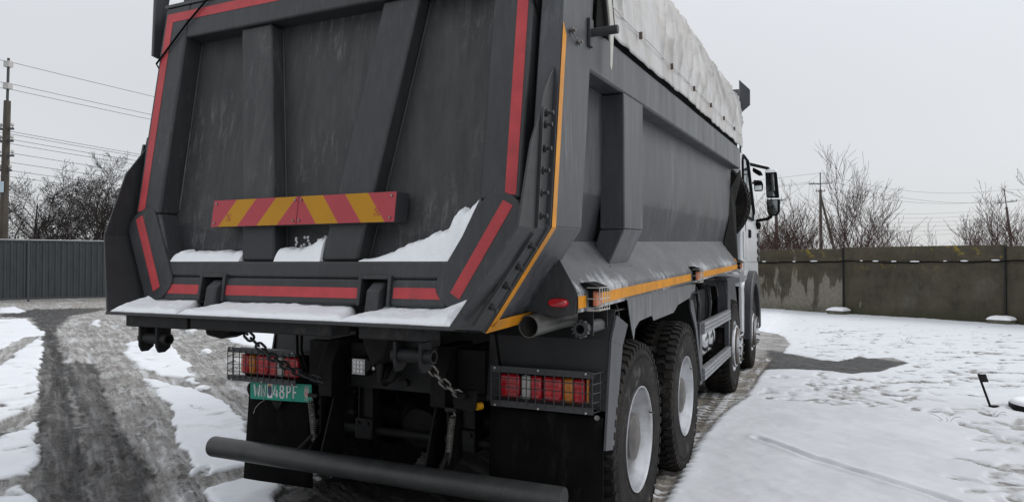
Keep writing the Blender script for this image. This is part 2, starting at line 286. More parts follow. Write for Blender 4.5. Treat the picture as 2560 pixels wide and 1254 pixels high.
def d_line(x, y, pl):
    d = np.full(x.shape, 1e9); P = np.array(pl, float)
    for i in range(len(P) - 1):
        a = P[i]; e0, e1 = P[i + 1] - a; w0 = x - a[0]; w1 = y - a[1]
        t = np.clip((w0 * e0 + w1 * e1) / (e0 * e0 + e1 * e1), 0, 1)
        d = np.minimum(d, (w0 - e0 * t) ** 2 + (w1 - e1 * t) ** 2)
    return np.sqrt(d)
def ss(v, a, b):
    t = np.clip((v - a) / (b - a), 0, 1); return t * t * (3 - 2 * t)
def steps(*seg):
    r = []
    for a, b, st in seg: r.append(np.arange(a, b - st * .5, st))
    r.append([seg[-1][1]]); return np.concatenate(r)
gx = steps((-36, -14, .2), (-14, -7, .055), (-7, -4, .03), (-4, 1.8, .0185), (1.8, 4.6, .022), (4.6, 8, .05), (8, 16, .2))
gy = steps((-7, -1.7, .15), (-1.7, 4.6, .0145), (4.6, 8.5, .026), (8.5, 13, .05), (13, 22, .1), (22, 40, .5))
X, Y = np.meshgrid(gx, gy)
wx = X + .16 * fbm(X * 2.2, Y * 2.2, 3) + .07 * fbm(X * 9, Y * 9, 5, 3); wy = Y + .16 * fbm(X * 2.2, Y * 2.2, 11) + .07 * fbm(X * 9, Y * 9, 15, 3)
sdL = np.full(X.shape, -9.0)
for pl in SNOWL: sdL = np.maximum(sdL, sd_poly(wx, wy, pl))
wx2 = X + .10 * fbm(X * 1.7, Y * 1.7, 3) * ss(Y, 4.5, 6) + .03 * fbm(X * 9, Y * 9, 5); wy2 = Y + .2 * fbm(X * 2, Y * 2, 11) * ss(Y, 4.5, 6) + .03 * fbm(X * 9, Y * 9, 15)
sdR = sd_poly(wx2, wy2, SNOWR[0])
sdS = np.maximum(sdL, sdR)
snow = np.maximum(ss(sdL, -.012, .035), ss(sdR + .05 * fbm(X * 5, Y * 5, 251, 4, .65), -.03, .07))
wet = np.zeros(X.shape)
WET.append([(1.43, 6.6), (1.3, 9.0), (1.8, 8.4), (2.07, 7.97), (2.87, 6.97), (1.78, 6.78)])
for pl in WET: wet = np.maximum(wet, ss(sd_poly(X + .12 * fbm(X * 5, Y * 5, 141), Y + .12 * fbm(X * 5, Y * 5, 142), pl), -.07, .07))
wet *= np.clip(1.0 + 1.3 * fbm(X * 3, Y * 3, 21) + 1.1 * fbm((X * .85 - Y * .53) * 1.1, (X * .53 + Y * .85) * 9, 155, 4, .6), 0, 1)
under = ss(1.25 - np.abs(X), -.15, .3) * ss(Y, -2.2, -.3) * ss(7.5 - Y, 0, 1)  # wet slush under the truck, also darkened as its contact shade
wet = np.clip(np.maximum(wet, under * (.75 + .6 * fbm(X * 4, Y * 4, 33))), 0, 1)  # wet mask also carries the contact shade under the truck
# footprints
feet = np.zeros(X.shape); rng = np.random.RandomState(4)
fl = [(a, b, None) for a, b in FEET[0] + FEET[1]]
for _ in range(420):
    a = rng.rand(); y0 = 4.3 + 10.5 * rng.rand() ** 1.25; x0 = 1.8 + (y0 - 3) * .55 * rng.rand() + .5 * rng.randn()
    if sd_poly(np.array([x0]), np.array([y0]), SNOWR[0])[0] > .15: fl.append((x0, y0, None))
for _ in range(60):
    x0 = 3.2 + .9 * rng.rand(); y0 = .6 + 4.3 * rng.rand()
    if x0 > 3.2 + (y0 - 1.5) * .12: fl.append((x0, y0, 1))
for _ in range(30):
    x0 = -4 - 8 * rng.rand(); y0 = -.4 + (-4 - x0) * .62 + .7 * rng.randn(); fl.append((x0, y0, None))
for fx_, fy_, k in fl:
    i0, i1 = np.searchsorted(gx, (fx_ - .3, fx_ + .3)); j0, j1 = np.searchsorted(gy, (fy_ - .3, fy_ + .3))
    if i1 <= i0 or j1 <= j0: continue
    x = X[j0:j1, i0:i1] - fx_; y = Y[j0:j1, i0:i1] - fy_; th = rng.rand() * 3.14 if k else .9 + .9 * rng.randn()
    u = x * np.cos(th) + y * np.sin(th); v = -x * np.sin(th) + y * np.cos(th)
    L_ = .11 + .05 * rng.rand(); W_ = .040 + .012 * rng.rand()
    d = np.sqrt((u / L_) ** 2 + (v / (W_ * (1 - .22 * np.sin(u / L_ * 2.6)))) ** 2)
    feet[j0:j1, i0:i1] = np.maximum(feet[j0:j1, i0:i1], ss(-d, -1.25, -.75) * (.55 + .45 * rng.rand()))
fn = fbm(X * 16, Y * 16, 71, 3)
slab = ss(sdR, .1, .5)
tramp = ss(X - (3.25 + (Y - 1.5) * .16) + .6 * fbm(X * 2.5, Y * 2.5, 91), -.05, .5) * ss(5 - Y, 0, 1) * (sdR > 0)
tramp = tramp * ss(fbm(X * 5, Y * 5, 93), -.06, .12)
tracks = np.zeros(X.shape)
for pl in TRACKL: tracks = np.maximum(tracks, ss(-d_line(wx, wy, pl), -.17, -.12))
rut = np.zeros(X.shape); rim = np.zeros(X.shape)
for pl in RUTL:
    d = d_line(wx, wy, pl); rut = np.maximum(rut, ss(-d, -.15, -.09)); rim = np.maximum(rim, np.exp(-((d - .17) / .05) ** 2))
groove = d_line(X + .03 * fbm(X * 4, Y * 4, 9), Y + .03 * fbm(X * 4, Y * 4, 8), RUT[0]); gr = np.exp(-(groove / .030) ** 2) * (.6 + .8 * fbm(X * 4, Y * 4, 60))
# tread strip left by the wheels beside the truck
tx = X + .02 * np.sin(Y * 1.3); tread = ss(tx, .86, .92) * ss(1.46 - tx, 0, .05) * ss(Y, -1.6, -1.2) * ss(8.2 - Y, 0, .4)
tread2 = ss(-(d_line(X, Y, [(-1.30, -1.0), (-1.05, 1.5)])), -.20, -.15)
lug = np.sin((Y + .25 * np.abs(((tx - .86) % .30) - .15)) * 2 * math.pi / .125)
lug2 = np.sign(np.sin((tx - .86) * 2 * math.pi / .15)) * .15
h = .030 * fbm(X * .35, Y * .35, 1) + .016 * fbm(X * 6, Y * 6, 2, 5, .6)
slush = 1 - snow
lines = fbm((X * .85 - Y * .53) * .9, (X * .53 + Y * .85) * 11, 55, 5, .65)       # drag marks along the lane
lines2 = np.where(X < -1.4, lines, 0)
h += slush * (.060 * lines2 + .030 * fbm(X * 12, Y * 12, 6, 5, .7) - .022 * rut + .040 * rim * (.35 + fbm(X * 7, Y * 7, 66) * 2.2))
rl = np.cos((X * .53 + Y * .85 + .02 * fbm(X, Y, 219)) * 2 * math.pi / .075) * rut * (X < -1.4) * ss(fbm(X * 1.3, Y * 1.3, 201), -.12, .12)
lmp = ss(fbm(X * 9, Y * 9, 261, 4, .6), .17, .26) * (X < -1.2)
h += slush * .030 * lmp * (1 - .5 * wet)
h += slush * .014 * rl
h += slush * np.maximum(tread, tread2) * (.020 * lug + lug2 * .03 - .018)
th = (.040 - .016 * (X > 1)) + .014 * fbm(X * 1.1, Y * 1.1, 41, 4) + .006 * fbm(X * 11, Y * 11, 43, 3)
cover = snow * (1 - .8 * feet) * (1 - .7 * tramp) * (1 - .85 * tracks)
h += th * cover + snow * (.012 * feet * fn)
h += -.030 * gr * snow + .010 * np.exp(-((groove - .06) / .03) ** 2) * snow
h += -.01 * under
scr = ss(fbm((X * .93 + Y * .36) * 1.5, (-X * .36 + Y * .93) * 7, 77, 4, .6) + .14 * ss(Y, 4.5, 7) * ss(17 - Y, 0, 5) * ss(X, 1.6, 2.4) - .05, .15, .24) * (Y > 3.9) * slab
sc = snow * (1 - .85 * feet * np.clip(.8 + 1.6 * fn, 0, 1.15)) * (1 - .80 * tramp) * (1 - .85 * tracks) * (1 - .75 * scr)
h -= .028 * scr * snow
ridge = np.maximum(tread, tread2) * ss(lug + lug2 * 2, -.1, .7) * slush * ss(fbm(X * 3, Y * 3, 231), -.3, .1)
sc = np.maximum(sc, .45 * slush * lmp * (1 - .6 * wet)); sc = np.maximum(sc, .62 * ridge + .16 * slush * ss(rl, .4, .95) + .40 * slush * rim * (1 - .5 * wet) * ss(fbm(X * 8, Y * 8, 233, 3), .03, .16))
sc = np.maximum(sc, slush * .46 * ss(fbm((X * .85 - Y * .53) * .8, (X * .53 + Y * .85) * 7, 240, 5, .6), .10, .17) * (X < -1.4) * (1 - wet))
# left-hand snow is thin: old slush shows through in places
thin = ss(fbm(X * 2.6, Y * 2.6, 87, 4), .08, .2) * (X < -1) * snow; sc *= 1 - .35 * thin
nx_, ny_ = len(gx), len(gy)
me = bpy.data.meshes.new('ground'); me.vertices.add(nx_ * ny_)
co = np.stack([X, Y, h], -1).reshape(-1).astype(np.float32); me.vertices.foreach_set('co', co)
idx = np.arange(nx_ * ny_).reshape(ny_, nx_)
q = np.stack([idx[:-1, :-1], idx[:-1, 1:], idx[1:, 1:], idx[1:, :-1]], -1).reshape(-1, 4)
me.loops.add(q.size); me.loops.foreach_set('vertex_index', q.reshape(-1).astype(np.int32))
me.polygons.add(len(q)); me.polygons.foreach_set('loop_start', (np.arange(len(q)) * 4).astype(np.int32))
me.update(calc_edges=True); me.polygons.foreach_set('use_smooth', np.ones(len(q), bool))
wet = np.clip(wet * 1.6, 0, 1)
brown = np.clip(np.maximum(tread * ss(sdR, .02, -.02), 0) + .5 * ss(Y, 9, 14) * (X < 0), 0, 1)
greyer = ss(X, 1.0, 1.6) * (.55 + .45 * ss(6.5 - Y, 0, 3))  # snow right of the truck is greyer, most in the foreground
for nm, arr in (('greyer', greyer), ('snow', sc), ('wet', wet * (1 - .3 * rim)), ('brown', brown)):
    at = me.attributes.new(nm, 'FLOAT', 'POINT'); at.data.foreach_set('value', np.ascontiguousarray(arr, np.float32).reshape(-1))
def ground_height(x, y):
    i = min(max(np.searchsorted(gx, x), 0), nx_ - 1); j = min(max(np.searchsorted(gy, y), 0), ny_ - 1); return float(h[j, i])
gm = bpy.data.materials.new('snowy_yard'); gm.use_nodes = True; t = gm.node_tree; N = t.nodes; L = t.links; p = N['Principled BSDF']
tcn = N.new('ShaderNodeTexCoord')
def A_(n): a = N.new('ShaderNodeAttribute'); a.attribute_name = n; return a.outputs['Fac']
def NZ(sc_, det=5, ro=.6, st=None):
    n = N.new('ShaderNodeTexNoise'); n.inputs['Scale'].default_value = sc_; n.inputs['Detail'].default_value = det; n.inputs['Roughness'].default_value = ro
    if st:
        m0 = N.new('ShaderNodeMapping'); m0.inputs['Rotation'].default_value = (0, 0, R_(st[0])); L.new(tcn.outputs['Object'], m0.inputs[0])
        mp = N.new('ShaderNodeMapping'); mp.inputs['Scale'].default_value = (st[1], st[2], 1); L.new(m0.outputs[0], mp.inputs[0]); L.new(mp.outputs[0], n.inputs['Vector'])
    else: L.new(tcn.outputs['Object'], n.inputs['Vector'])
    return n.outputs[0]
def MR(s, a, b, c=0., d=1.): m = N.new('ShaderNodeMapRange'); L.new(s, m.inputs[0]); m.inputs[1].default_value = a; m.inputs[2].default_value = b; m.inputs[3].default_value = c; m.inputs[4].default_value = d; return m.outputs[0]
def MX(f, a, b):
    m = N.new('ShaderNodeMix'); m.data_type = 'RGBA'
    if isinstance(f, float): m.inputs[0].default_value = f
    else: L.new(f, m.inputs[0])
    for k, v in ((6, a), (7, b)):
        if isinstance(v, tuple): m.inputs[k].default_value = (*v, 1)
        else: L.new(v, m.inputs[k])
    return m.outputs[2]
def MA(op, a, b):
    m = N.new('ShaderNodeMath'); m.operation = op
    for k, v in ((0, a), (1, b)):
        if isinstance(v, (int, float)): m.inputs[k].default_value = v
        else: L.new(v, m.inputs[k])
    return m.outputs[0]
grain = NZ(34, 9, .78); streak = NZ(5, 9, .72, (31, .22, 2.6)); big = NZ(1.7, 5); speck = NZ(140, 2)
sl = MX(MR(grain, .40, .60), (.10, .095, .088), (.46, .45, .435)); sl = MX(MR(streak, .44, .56, 0., .8), sl, (.58, .575, .565)); sl = MX(MR(big, .45, .60, 0., .6), sl, (.20, .188, .17))
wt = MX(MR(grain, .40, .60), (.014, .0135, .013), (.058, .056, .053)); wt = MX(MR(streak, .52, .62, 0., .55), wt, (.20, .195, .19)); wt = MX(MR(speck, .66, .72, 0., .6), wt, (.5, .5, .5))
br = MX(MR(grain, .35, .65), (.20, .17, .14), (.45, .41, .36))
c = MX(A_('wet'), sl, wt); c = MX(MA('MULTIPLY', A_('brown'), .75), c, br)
wh = MX(MR(big, .4, .6), (.80, .825, .86), (.76, .785, .82))
wh = MX(MA('MULTIPLY', A_('greyer'), 1.), wh, MX(MR(big, .4, .6), (.60, .615, .64), (.66, .675, .70))); sf = MA('ADD', A_('snow'), MA('MULTIPLY', MA('SUBTRACT', grain, .5), .35)); sf = MR(sf, .30, .72)
sf = MA('MULTIPLY', sf, MR(A_('snow'), .05, .25)); c = MX(sf, c, wh); L.new(c, p.inputs['Base Color'])
r = MA('ADD', MR(A_('wet'), 0., 1., .6, .42), MR(grain, .3, .7, -.08, .10)); r = MA('MAXIMUM', r, MR(sf, 0., 1., 0., .7)); L.new(r, p.inputs['Roughness'])
p.inputs['Specular IOR Level'].default_value = .22
bpn = N.new('ShaderNodeBump'); bpn.inputs['Distance'].default_value = .02; L.new(MR(sf, 0., 1., 1., .16), bpn.inputs['Strength'])
L.new(MA('ADD', MA('MULTIPLY', grain, 1.), MA('MULTIPLY', NZ(90, 4), .3)), bpn.inputs['Height']); L.new(bpn.outputs[0], p.inputs['Normal'])
me.materials.append(gm); go = bpy.data.objects.new('ground', me); COL.objects.link(go)
tag(go, 'trodden snow and dark wheel-tracked slush over the truck yard', kind='structure')
fm = mat('snowy_field', (.72, .74, .77), .8, col2=(.30, .27, .22), nscale=.35, lo=.52, hi=.7)
ob = MB(); a = 700
for (x0, x1, y0, y1) in ((-a, -36, -a, a), (16, a, -a, a), (-36, 16, -a, -7), (-36, 16, 40, a)):
    ob.raw([(x0, y0, -.004), (x1, y0, -.004), (x1, y1, -.004), (x0, y1, -.004)], [(0, 1, 2, 3)])
tag(ob.build('field', fm, smooth=False), 'flat snowy fields beyond the yard walls', kind='structure')

# ================================================================ THE TRUCK
truck = empty('dump_truck', (0, 0, 0), 'dark grey four-axle tipper truck with white cab, red taped tailgate and light cover', 'truck')
def zt(y, z): return z + max(0, y + 1.0) * (.022 + .0245 * max(0, z - 1.4))
# ---- tailgate -------------------------------------------------
G0, TN = -1.4228, .1542
def G(x, z, off=0): return V3(x, G0 + TN * (z - 1.5) - off, z)
def gpoly(mb, pts, off, depth):          # plate in the gate plane: front face at off, depth going forward
    mb.prism([G(x, z, off) for x, z in pts], (0, depth, 0)); return mb
TOPZ = 2.985
gm_ = MB()
for s in (1, -1):
    gpoly(gm_, [(s * 1.148, 1.80), (s * 1.148, TOPZ), (s * .958, TOPZ), (s * .958, 1.80)], 0, .135)       # upright
    gpoly(gm_, [(s * 1.146, 1.799), (s * .956, 1.799), (s * .842, 1.546), (s * .84, 1.352), (s * .87, 1.352)], -.002, .131)
gpoly(gm_, [(-.957, 2.785), (.957, 2.785), (.957, TOPZ), (-.957, TOPZ)], 0, .135)
xs = [-.84, -.565, -.425, .425, .565, .84]
gpoly(gm_, [(-.84, 1.468), (.84, 1.468), (.84, 1.545), (-.84, 1.545)], 0, .135)
for a, b in ((-.84, -.565), (-.425, .408), (.55, .84)): gpoly(gm_, [(a, 1.35), (b, 1.35), (b, 1.467), (a, 1.467)], 0, .134)
gate = gm_.build('tailgate', M['gate'], truck, bevel=.012)
pn = gpoly(MB(), [(-1.10, 1.50), (1.10, 1.50), (1.10, 2.95), (-1.10, 2.95)], -.115, .02).build('gate_panel', M['panel'], gate)
for s in (1, -1):      # slanted ribs
    r = gpoly(MB(), [(s * .562, 2.784), (s * .352, 2.784), (s * .140, 1.547), (s * .350, 1.547)], -.022, .092); r.build('rib', M['panel'] if s < 0 else M['gate'], gate, bevel=.012)
    w = MB()           # weld beads
    for a, b in ((.350, .562), (.140, .352)):
        pass
    w.tube([G(s * .352, 2.77, -.112), G(s * .142, 1.56, -.112)], .006, 6); w.tube([G(s * .564, 2.77, -.112), G(s * .352, 1.56, -.112)], .006, 6)
    w.tube([G(s * .952, 2.77, -.113), G(s * .948, 1.82, -.113)], .006, 6); w.build('weld_bead', M['panel'], gate)
    cp = MB(); n = 9; P0 = Vector((s * 1.135 - s * .045, 1.775)); P1 = Vector((s * .905 - s*.025, 1.415)); dv = (P1 - P0).normalized(); nv = Vector((-dv.y, dv.x)); rr = .105; pts = []
    P0 = P0 + dv * .035
    for k in range(n): a = math.pi * k / (n - 1); v = P0 + nv * rr * math.cos(a) * 1. - dv * rr * .75 * math.sin(a); pts.append((v.x, v.y))
    for k in range(n): a = math.pi * k / (n - 1); v = P1 - nv * rr * math.cos(a) + dv * rr * .62 * math.sin(a); pts.append((v.x, v.y))
    gpoly(cp, pts, .010, .125); cap_ = cp.build('corner_plate', M['gate'], gate, bevel=.006)
    d2 = Vector((s * .885 - s * 1.105, 1.395 - 1.785)).normalized(); n2 = Vector((-d2.y, d2.x)) * .026; a0 = Vector((s * 1.098, 1.782)); a1 = Vector((s * .884, 1.402))
    gpoly(MB(), [tuple(a0 + n2), tuple(a0 - n2), tuple(a1 - n2), tuple(a1 + n2)], .0115, .001).build('reflective_tape', M['red'], gate, smooth=False)
    top = 2.945 if s < 0 else 2.945
    gpoly(MB(), [(s * 1.127, 1.816), (s * 1.127, top), (s * 1.076, top - .052), (s * 1.076, 1.816)], .0015, .001).build('reflective_tape', M['red'], gate, smooth=False)
    fr = MB(); x0, x1 = (s * .408, s * .550) if s > 0 else (-.566, -.424)
    if x0 > x1: x0, x1 = x1, x0
    x0 -= .016; x1 += .016
    gpoly(fr, [(x0, 1.35), (x0 + .018, 1.35), (x0 + .018, 1.484), (x0, 1.484)], .014, .03); gpoly(fr, [(x1 - .018, 1.35), (x1, 1.35), (x1, 1.484), (x1 - .018, 1.484)], .014, .03)
    gpoly(fr, [(x0 + .018, 1.466), (x1 - .018, 1.466), (x1 - .018, 1.484), (x0 + .018, 1.484)], .014, .03); fr.build('slot_frame', M['gate'], gate, bevel=.004)
    gpoly(MB(), [(x0 + .02, 1.34), (x1 - .02, 1.34), (x1 - .02, 1.465), (x0 + .02, 1.465)], -.10, .02).build('slot_back', M['dark'], gate)
    hx = .495 if s > 0 else -.465; hk = MB()
    hk.prism([V3(hx - .034, -1.50, 1.29), V3(hx - .034, -1.415, 1.29), V3(hx - .034, -1.385, 1.40), V3(hx - .034, -1.395, 1.452), V3(hx - .034, -1.43, 1.452), V3(hx - .034, -1.475, 1.42)], (.068, 0, 0))
    hk.build('locking_hook', M['gate'], gate, bevel=.008)
    # cable looped over the upper corner
    MB().tube([G(s * .77, 3.02, .012), G(s * .95, 2.86, .012), G(s * 1.152, 2.655, .008), G(s * 1.16, 2.60, -.05)], .0055, 8).build('corner_cable', M['rubber'], gate)
gpoly(MB(), [(-1.127, 2.945), (1.127, 2.945), (1.076, 2.893), (-1.076, 2.893)], .0015, .001).build('reflective_tape', M['red'], gate, smooth=False)
for a, b, z0 in ((-.838, -.590, 0), (-.405, .388, 0), (.575, .815, .004)):
    gpoly(MB(), [(a, 1.381 + z0), (b, 1.381 + z0), (b, 1.428 + z0), (a, 1.428 + z0)], .0015, .001).build('reflective_tape', M['red'], gate, smooth=False)
# top rim + edge trim of the gate
gpoly(MB(), [(-1.16, TOPZ), (1.16, TOPZ), (1.16, TOPZ + .02), (-1.16, TOPZ + .02)], .004, .14).build('top_rim', M['side'], gate, bevel=.004)
# warning boards
for s in (-1, 1):
    bd = MB(); x0, x1 = (-.552, -.002) if s < 0 else (.002, .552)
    gpoly(bd, [(x0, 1.717), (x1, 1.717), (x1, 1.853), (x0, 1.853)], .010, .10); wb = bd.build('warning_board', M['plastic'], gate, bevel=.003)
    Lx, H = .55, .136
    def strip(u0, u1, m):     # slanted stripe clipped to the board; u measured from the joint outward
        k = .105; poly = [(u0, 1), (u1, 1), (u1 + k * 1.0, 0), (u0 + k * 1.0, 0)]
        out = []
        def clip(poly, f):
            r = []
            for i in range(len(poly)):
                a, b = poly[i], poly[(i + 1) % len(poly)]; fa, fb = f(a), f(b)
                if fa >= 0: r.append(a)
                if (fa >= 0) != (fb >= 0): t = fa / (fa - fb); r.append((a[0] + (b[0] - a[0]) * t, a[1] + (b[1] - a[1]) * t))
            return r
        poly = clip(poly, lambda q: q[0]); poly = clip(poly, lambda q: Lx - q[0])
        if len(poly) < 3: return
        pts = [(s * (.002 + u), 1.718 + v * (H - .002)) for u, v in poly]
        gpoly(MB(), pts, .0115, .001).build('board_stripe', m, gate, smooth=False)
    e_ = [-.2, -.105 + .105, .125, .275, .405, .56] if 0 else None
    ed = [-.12, .012, .140, .268, .396, .56]
    for i in range(5): strip(ed[i], ed[i + 1], M['wred'] if i % 2 == 0 else M['wyel'])
    for u in (.018, .53):
        for z in (1.737, 1.835):
            c = G(s * u, z, .0125); MB().tube([c + V3(0, .001, 0), c + V3(0, -.005, 0)], .0055, 8).build('rivet', M['steel'], gate)
    prt = MB()
    for r_ in range(3):
        for k in range(4):
            if (r_ * 4 + k) % 3 != 1: gpoly(prt, [(s * (.455 if s > 0 else .44) + .008 * k - .012, 1.748 + r_ * .012), (s * (.455 if s > 0 else .44) + .008 * k - .007, 1.748 + r_ * .012), (s * (.455 if s > 0 else .44) + .008 * k - .007, 1.756 + r_ * .012), (s * (.455 if s > 0 else .44) + .008 * k - .012, 1.756 + r_ * .012)], .0128, .0004)
    prt.build('approval_mark', M['wred'], gate, smooth=False)

# ---- dump body ------------------------------------------------
YF = 5.15
def quadstrip(mb, sec, ys, warp=True, close=False, sgn=1):
    vs = []
    for y in ys:
        for x, z in sec: vs.append((sgn * x, y, zt(y, z) if warp else z))
    n = len(sec); m = n if close else n - 1
    return mb.raw(vs, [(i * n + k, i * n + (k + 1) % n, (i + 1) * n + (k + 1) % n, (i + 1) * n + k) for i in range(len(ys) - 1) for k in range(m)])
ys = list(np.linspace(-1.0, YF, 24))
body = MB()
for s in (1, -1):
    sec = [(1.15, 2.55), (1.15, 1.92), (1.135, 1.83), (1.105, 1.71), (1.085, 1.625), (1.0, 1.36), (.98, 1.27), (.95, 1.27), (1.06, 1.65), (1.11, 1.90), (1.11, 2.55)]
    quadstrip(body, sec, ys, close=True, sgn=s)
quadstrip(body, [(-.98, 1.27), (.98, 1.27), (.98, 1.30), (-.98, 1.30)], [-1.42] + ys, close=True)
hull = body.build('dump_body', M['hull'], truck, angle=25)
_n0 = set(COL.objects)
for s in (1, -1):
    rl = MB(); quadstrip(rl, [(1.12, 2.43), (1.272, 2.425), (1.272, 2.645), (1.12, 2.645)], list(np.linspace(-1.0, YF, 8)), close=True, sgn=s)
    a = zt(YF, 2.425); b = zt(YF, 2.645); rl.f.append([len(rl.v) - 4, len(rl.v) - 3, len(rl.v) - 2, len(rl.v) - 1]); rl.build('top_rail', M['side'], hull, bevel=.012)
    sb = MB(); quadstrip(sb, [(1.22, 2.64), (1.235, 2.64), (1.235, 2.80), (1.22, 2.80)], list(np.linspace(-.9, YF, 8)), close=True, sgn=s); sb.build('side_board', M['dark'], hull)
    # flared apron sheet over the wheels
    ap = MB(); ya = list(np.linspace(-1.05, 4.74, 30)); quadstrip(ap, [(1.09, 1.635), (1.115, 1.60), (1.272, 1.412), (1.276, 1.40), (1.276, 1.318), (1.262, 1.318), (1.262, 1.395), (1.10, 1.60)], ya, sgn=s); ap.build('flared_apron', M['frost'], hull, bevel=0, angle=20)
    segs = ((-1.05, -.94), (-.775, 1.66), (1.93, 4.73))
    for y0, y1 in segs:
        yy = list(np.linspace(y0, y1, 6)); tp = MB(); quadstrip(tp, [(1.2775, 1.336), (1.2775, 1.390), (1.279, 1.390), (1.279, 1.336)], yy, close=True, sgn=s); tp.build('reflective_tape', M['yellow'], hull, smooth=False)
    tp = MB(); tp.prism([V3(s * 1.243, 4.66, zt(4.66, 1.452)), V3(s * 1.243, 4.73, zt(4.73, 1.452)), V3(s * 1.274, 4.73, zt(4.73, 1.414)), V3(s * 1.274, 4.66, zt(4.66, 1.414))], (s * .003, 0, .003)); tp.build('reflective_tape', M['yellow'], hull, smooth=False)
    # rear post: side face + chamfer
    po = MB(); po.prism([V3(s * 1.275, -1.366, 1.68), V3(s * 1.275, -.992, 1.69), V3(s * 1.275, -.72, 3.32), V3(s * 1.275, -1.10, 3.32)], (-s * .105, 0, 0))
    po.build('rear_post', M['side'], hull, bevel=.006)
    k = [V3(s * 1.275, -1.366, 1.679), V3(s * 1.275, -.992, 1.689), V3(s * 1.01, -.985, 1.302), V3(s * 1.01, -1.43, 1.250)]; iv = V3(-s * .085, 0, .052)
    po = MB(); po.hexa(k, [p + iv for p in k]); po.build('lower_rear_post', M['side'], hull, bevel=.006)
    # tape on it
    nrm = V3(s * .85, 0, -.527) * .0025
    def cp(t, y): return V3(s * (1.275 - .265 * t), y, 1.68 - .43 * t) + nrm
    tp = MB(); tp.prism([V3(s * 1.2772, -1.362, 1.679), V3(s * 1.2772, -1.318, 1.679), V3(s * 1.2772, -1.192, 2.50), V3(s * 1.2772, -1.228, 2.545)], (s * .001, 0, 0)); tp.build('reflective_tape', M['yellow'], hull, smooth=False)
    tp = MB(); tp.prism([cp(0, -1.362), cp(0, -1.318), cp(.93, -1.375), cp(.93, -1.42)], nrm * .4); tp.build('reflective_tape', M['yellow'], hull, smooth=False)
    tp = MB(); tp.prism([cp(.87, -1.375) , cp(.84, -1.0), cp(.955, -1.04), cp(.99, -1.428), cp(.93, -1.422)], nrm * .4); tp.build('reflective_tape', M['yellow'], hull, smooth=False)
    # side post
    po = MB(); z0, z1 = 1.70, 2.44
    po.prism([V3(s * 1.275, -.283, zt(-.283, z0)), V3(s * 1.275, .132, zt(.132, z0)), V3(s * 1.275, .132, zt(.132, 2.425)), V3(s * 1.275, -.283, zt(-.283, 2.425))], (-s * .14, 0, 0)); po.build('side_post', M['side'], hull, bevel=.008)
    A = [V3(s * 1.275, -.281, zt(-.28, z0) - .002), V3(s * 1.275, .130, zt(.13, z0) - .002), V3(s * 1.185, .10, 1.535), V3(s * 1.185, -.28, 1.525)]
    po = MB(); po.hexa(A, [A[0] + V3(-s * .14, 0, 0), A[1] + V3(-s * .14, 0, 0), A[2] + V3(-s * .12, 0, -.01), A[3] + V3(-s * .12, 0, -.01)]); po.build('side_post_foot', M['side'], hull, bevel=.008)
    w = MB(); w.tube([V3(s * 1.192, -.30, 1.512), V3(s * 1.196, .12, 1.52)], .012, 8); w.build('weld_bead', M['frost'], hull)
    # triangular rear plate with the oval marker lamp
    tr = MB(); tr.prism([V3(s * 1.190, -1.05, 1.555), V3(s * 1.275, -1.05, 1.405), V3(s * 1.271, -1.05, 1.318), V3(s * 1.255, -1.05, 1.306), V3(s * 1.16, -1.05, 1.300), V3(s * 1.03, -1.05, 1.322), V3(s * 1.05, -1.05, 1.37)], (0, .008, 0)); tr.build('end_plate', M['gate'], hull)
    ml = MB(); ml.v = []; n = 20
    for kk, (dy, sc_) in enumerate(((0, 1.0), (-.012, .97), (-.022, .80), (-.026, .4))):
        for i in range(n): a = 2 * math.pi * i / n; ml.v.append((s * 1.187 + .049 * sc_ * math.copysign(abs(math.cos(a)) ** .7, math.cos(a)), -1.052 + dy, 1.361 + .021 * sc_ * math.sin(a)))
    ml.f = [(k * n + i, k * n + (i + 1) % n, (k + 1) * n + (i + 1) % n, (k + 1) * n + i) for k in range(3) for i in range(n)] + [list(range(3 * n, 4 * n))]; ml.build('oval_marker_lamp', M['lred'], hull)
    # wings beside the lip
    wg = MB(); wg.prism([V3(s * 1.192, -1.13, 2.37), V3(s * 1.192, -1.19, 2.345), V3(s * 1.192, -1.272, 2.235), V3(s * 1.192, -1.285, 2.17), V3(s * 1.192, -1.40, 2.02), V3(s * 1.192, -1.52, 1.68), V3(s * 1.192, -1.20, 1.68)], (s * .010, 0, 0)); wg = wg if s < 0 else MB().prism([V3(1.242, y, z) for y, z in ((-1.26, 2.35), (-1.305, 2.311), (-1.389, 2.2), (-1.404, 2.15), (-1.506, 1.998), (-1.628, 1.67), (-1.36, 1.67), (-1.26, 2.28))], (.010, 0, 0)); wg.build('side_wing', M['gate'], hull, bevel=.002)
    k = [V3(s * 1.202, -1.52, 1.679), V3(s * 1.202, -1.20, 1.679), V3(s * .99, -1.30, 1.283), V3(s * .978, -1.655, 1.292)]; k = k if s < 0 else [V3(1.252, -1.628, 1.669), V3(1.252, -1.36, 1.669), V3(1.01, -1.425, 1.262), V3(.985, -1.66, 1.288)]; po = MB(); po.hexa(k, [p + V3(-s * .009, 0, .005) for p in k]); po.build('lower_side_wing', M['gate'], hull, bevel=.002)
    an = MB(); an.prism([V3(s * 1.204, -1.385, 1.70), V3(s * 1.204, -1.375, 1.70), V3(s * 1.204, -1.275, 2.20), V3(s * 1.204, -1.285, 2.20)], (s * .014, 0, 0))
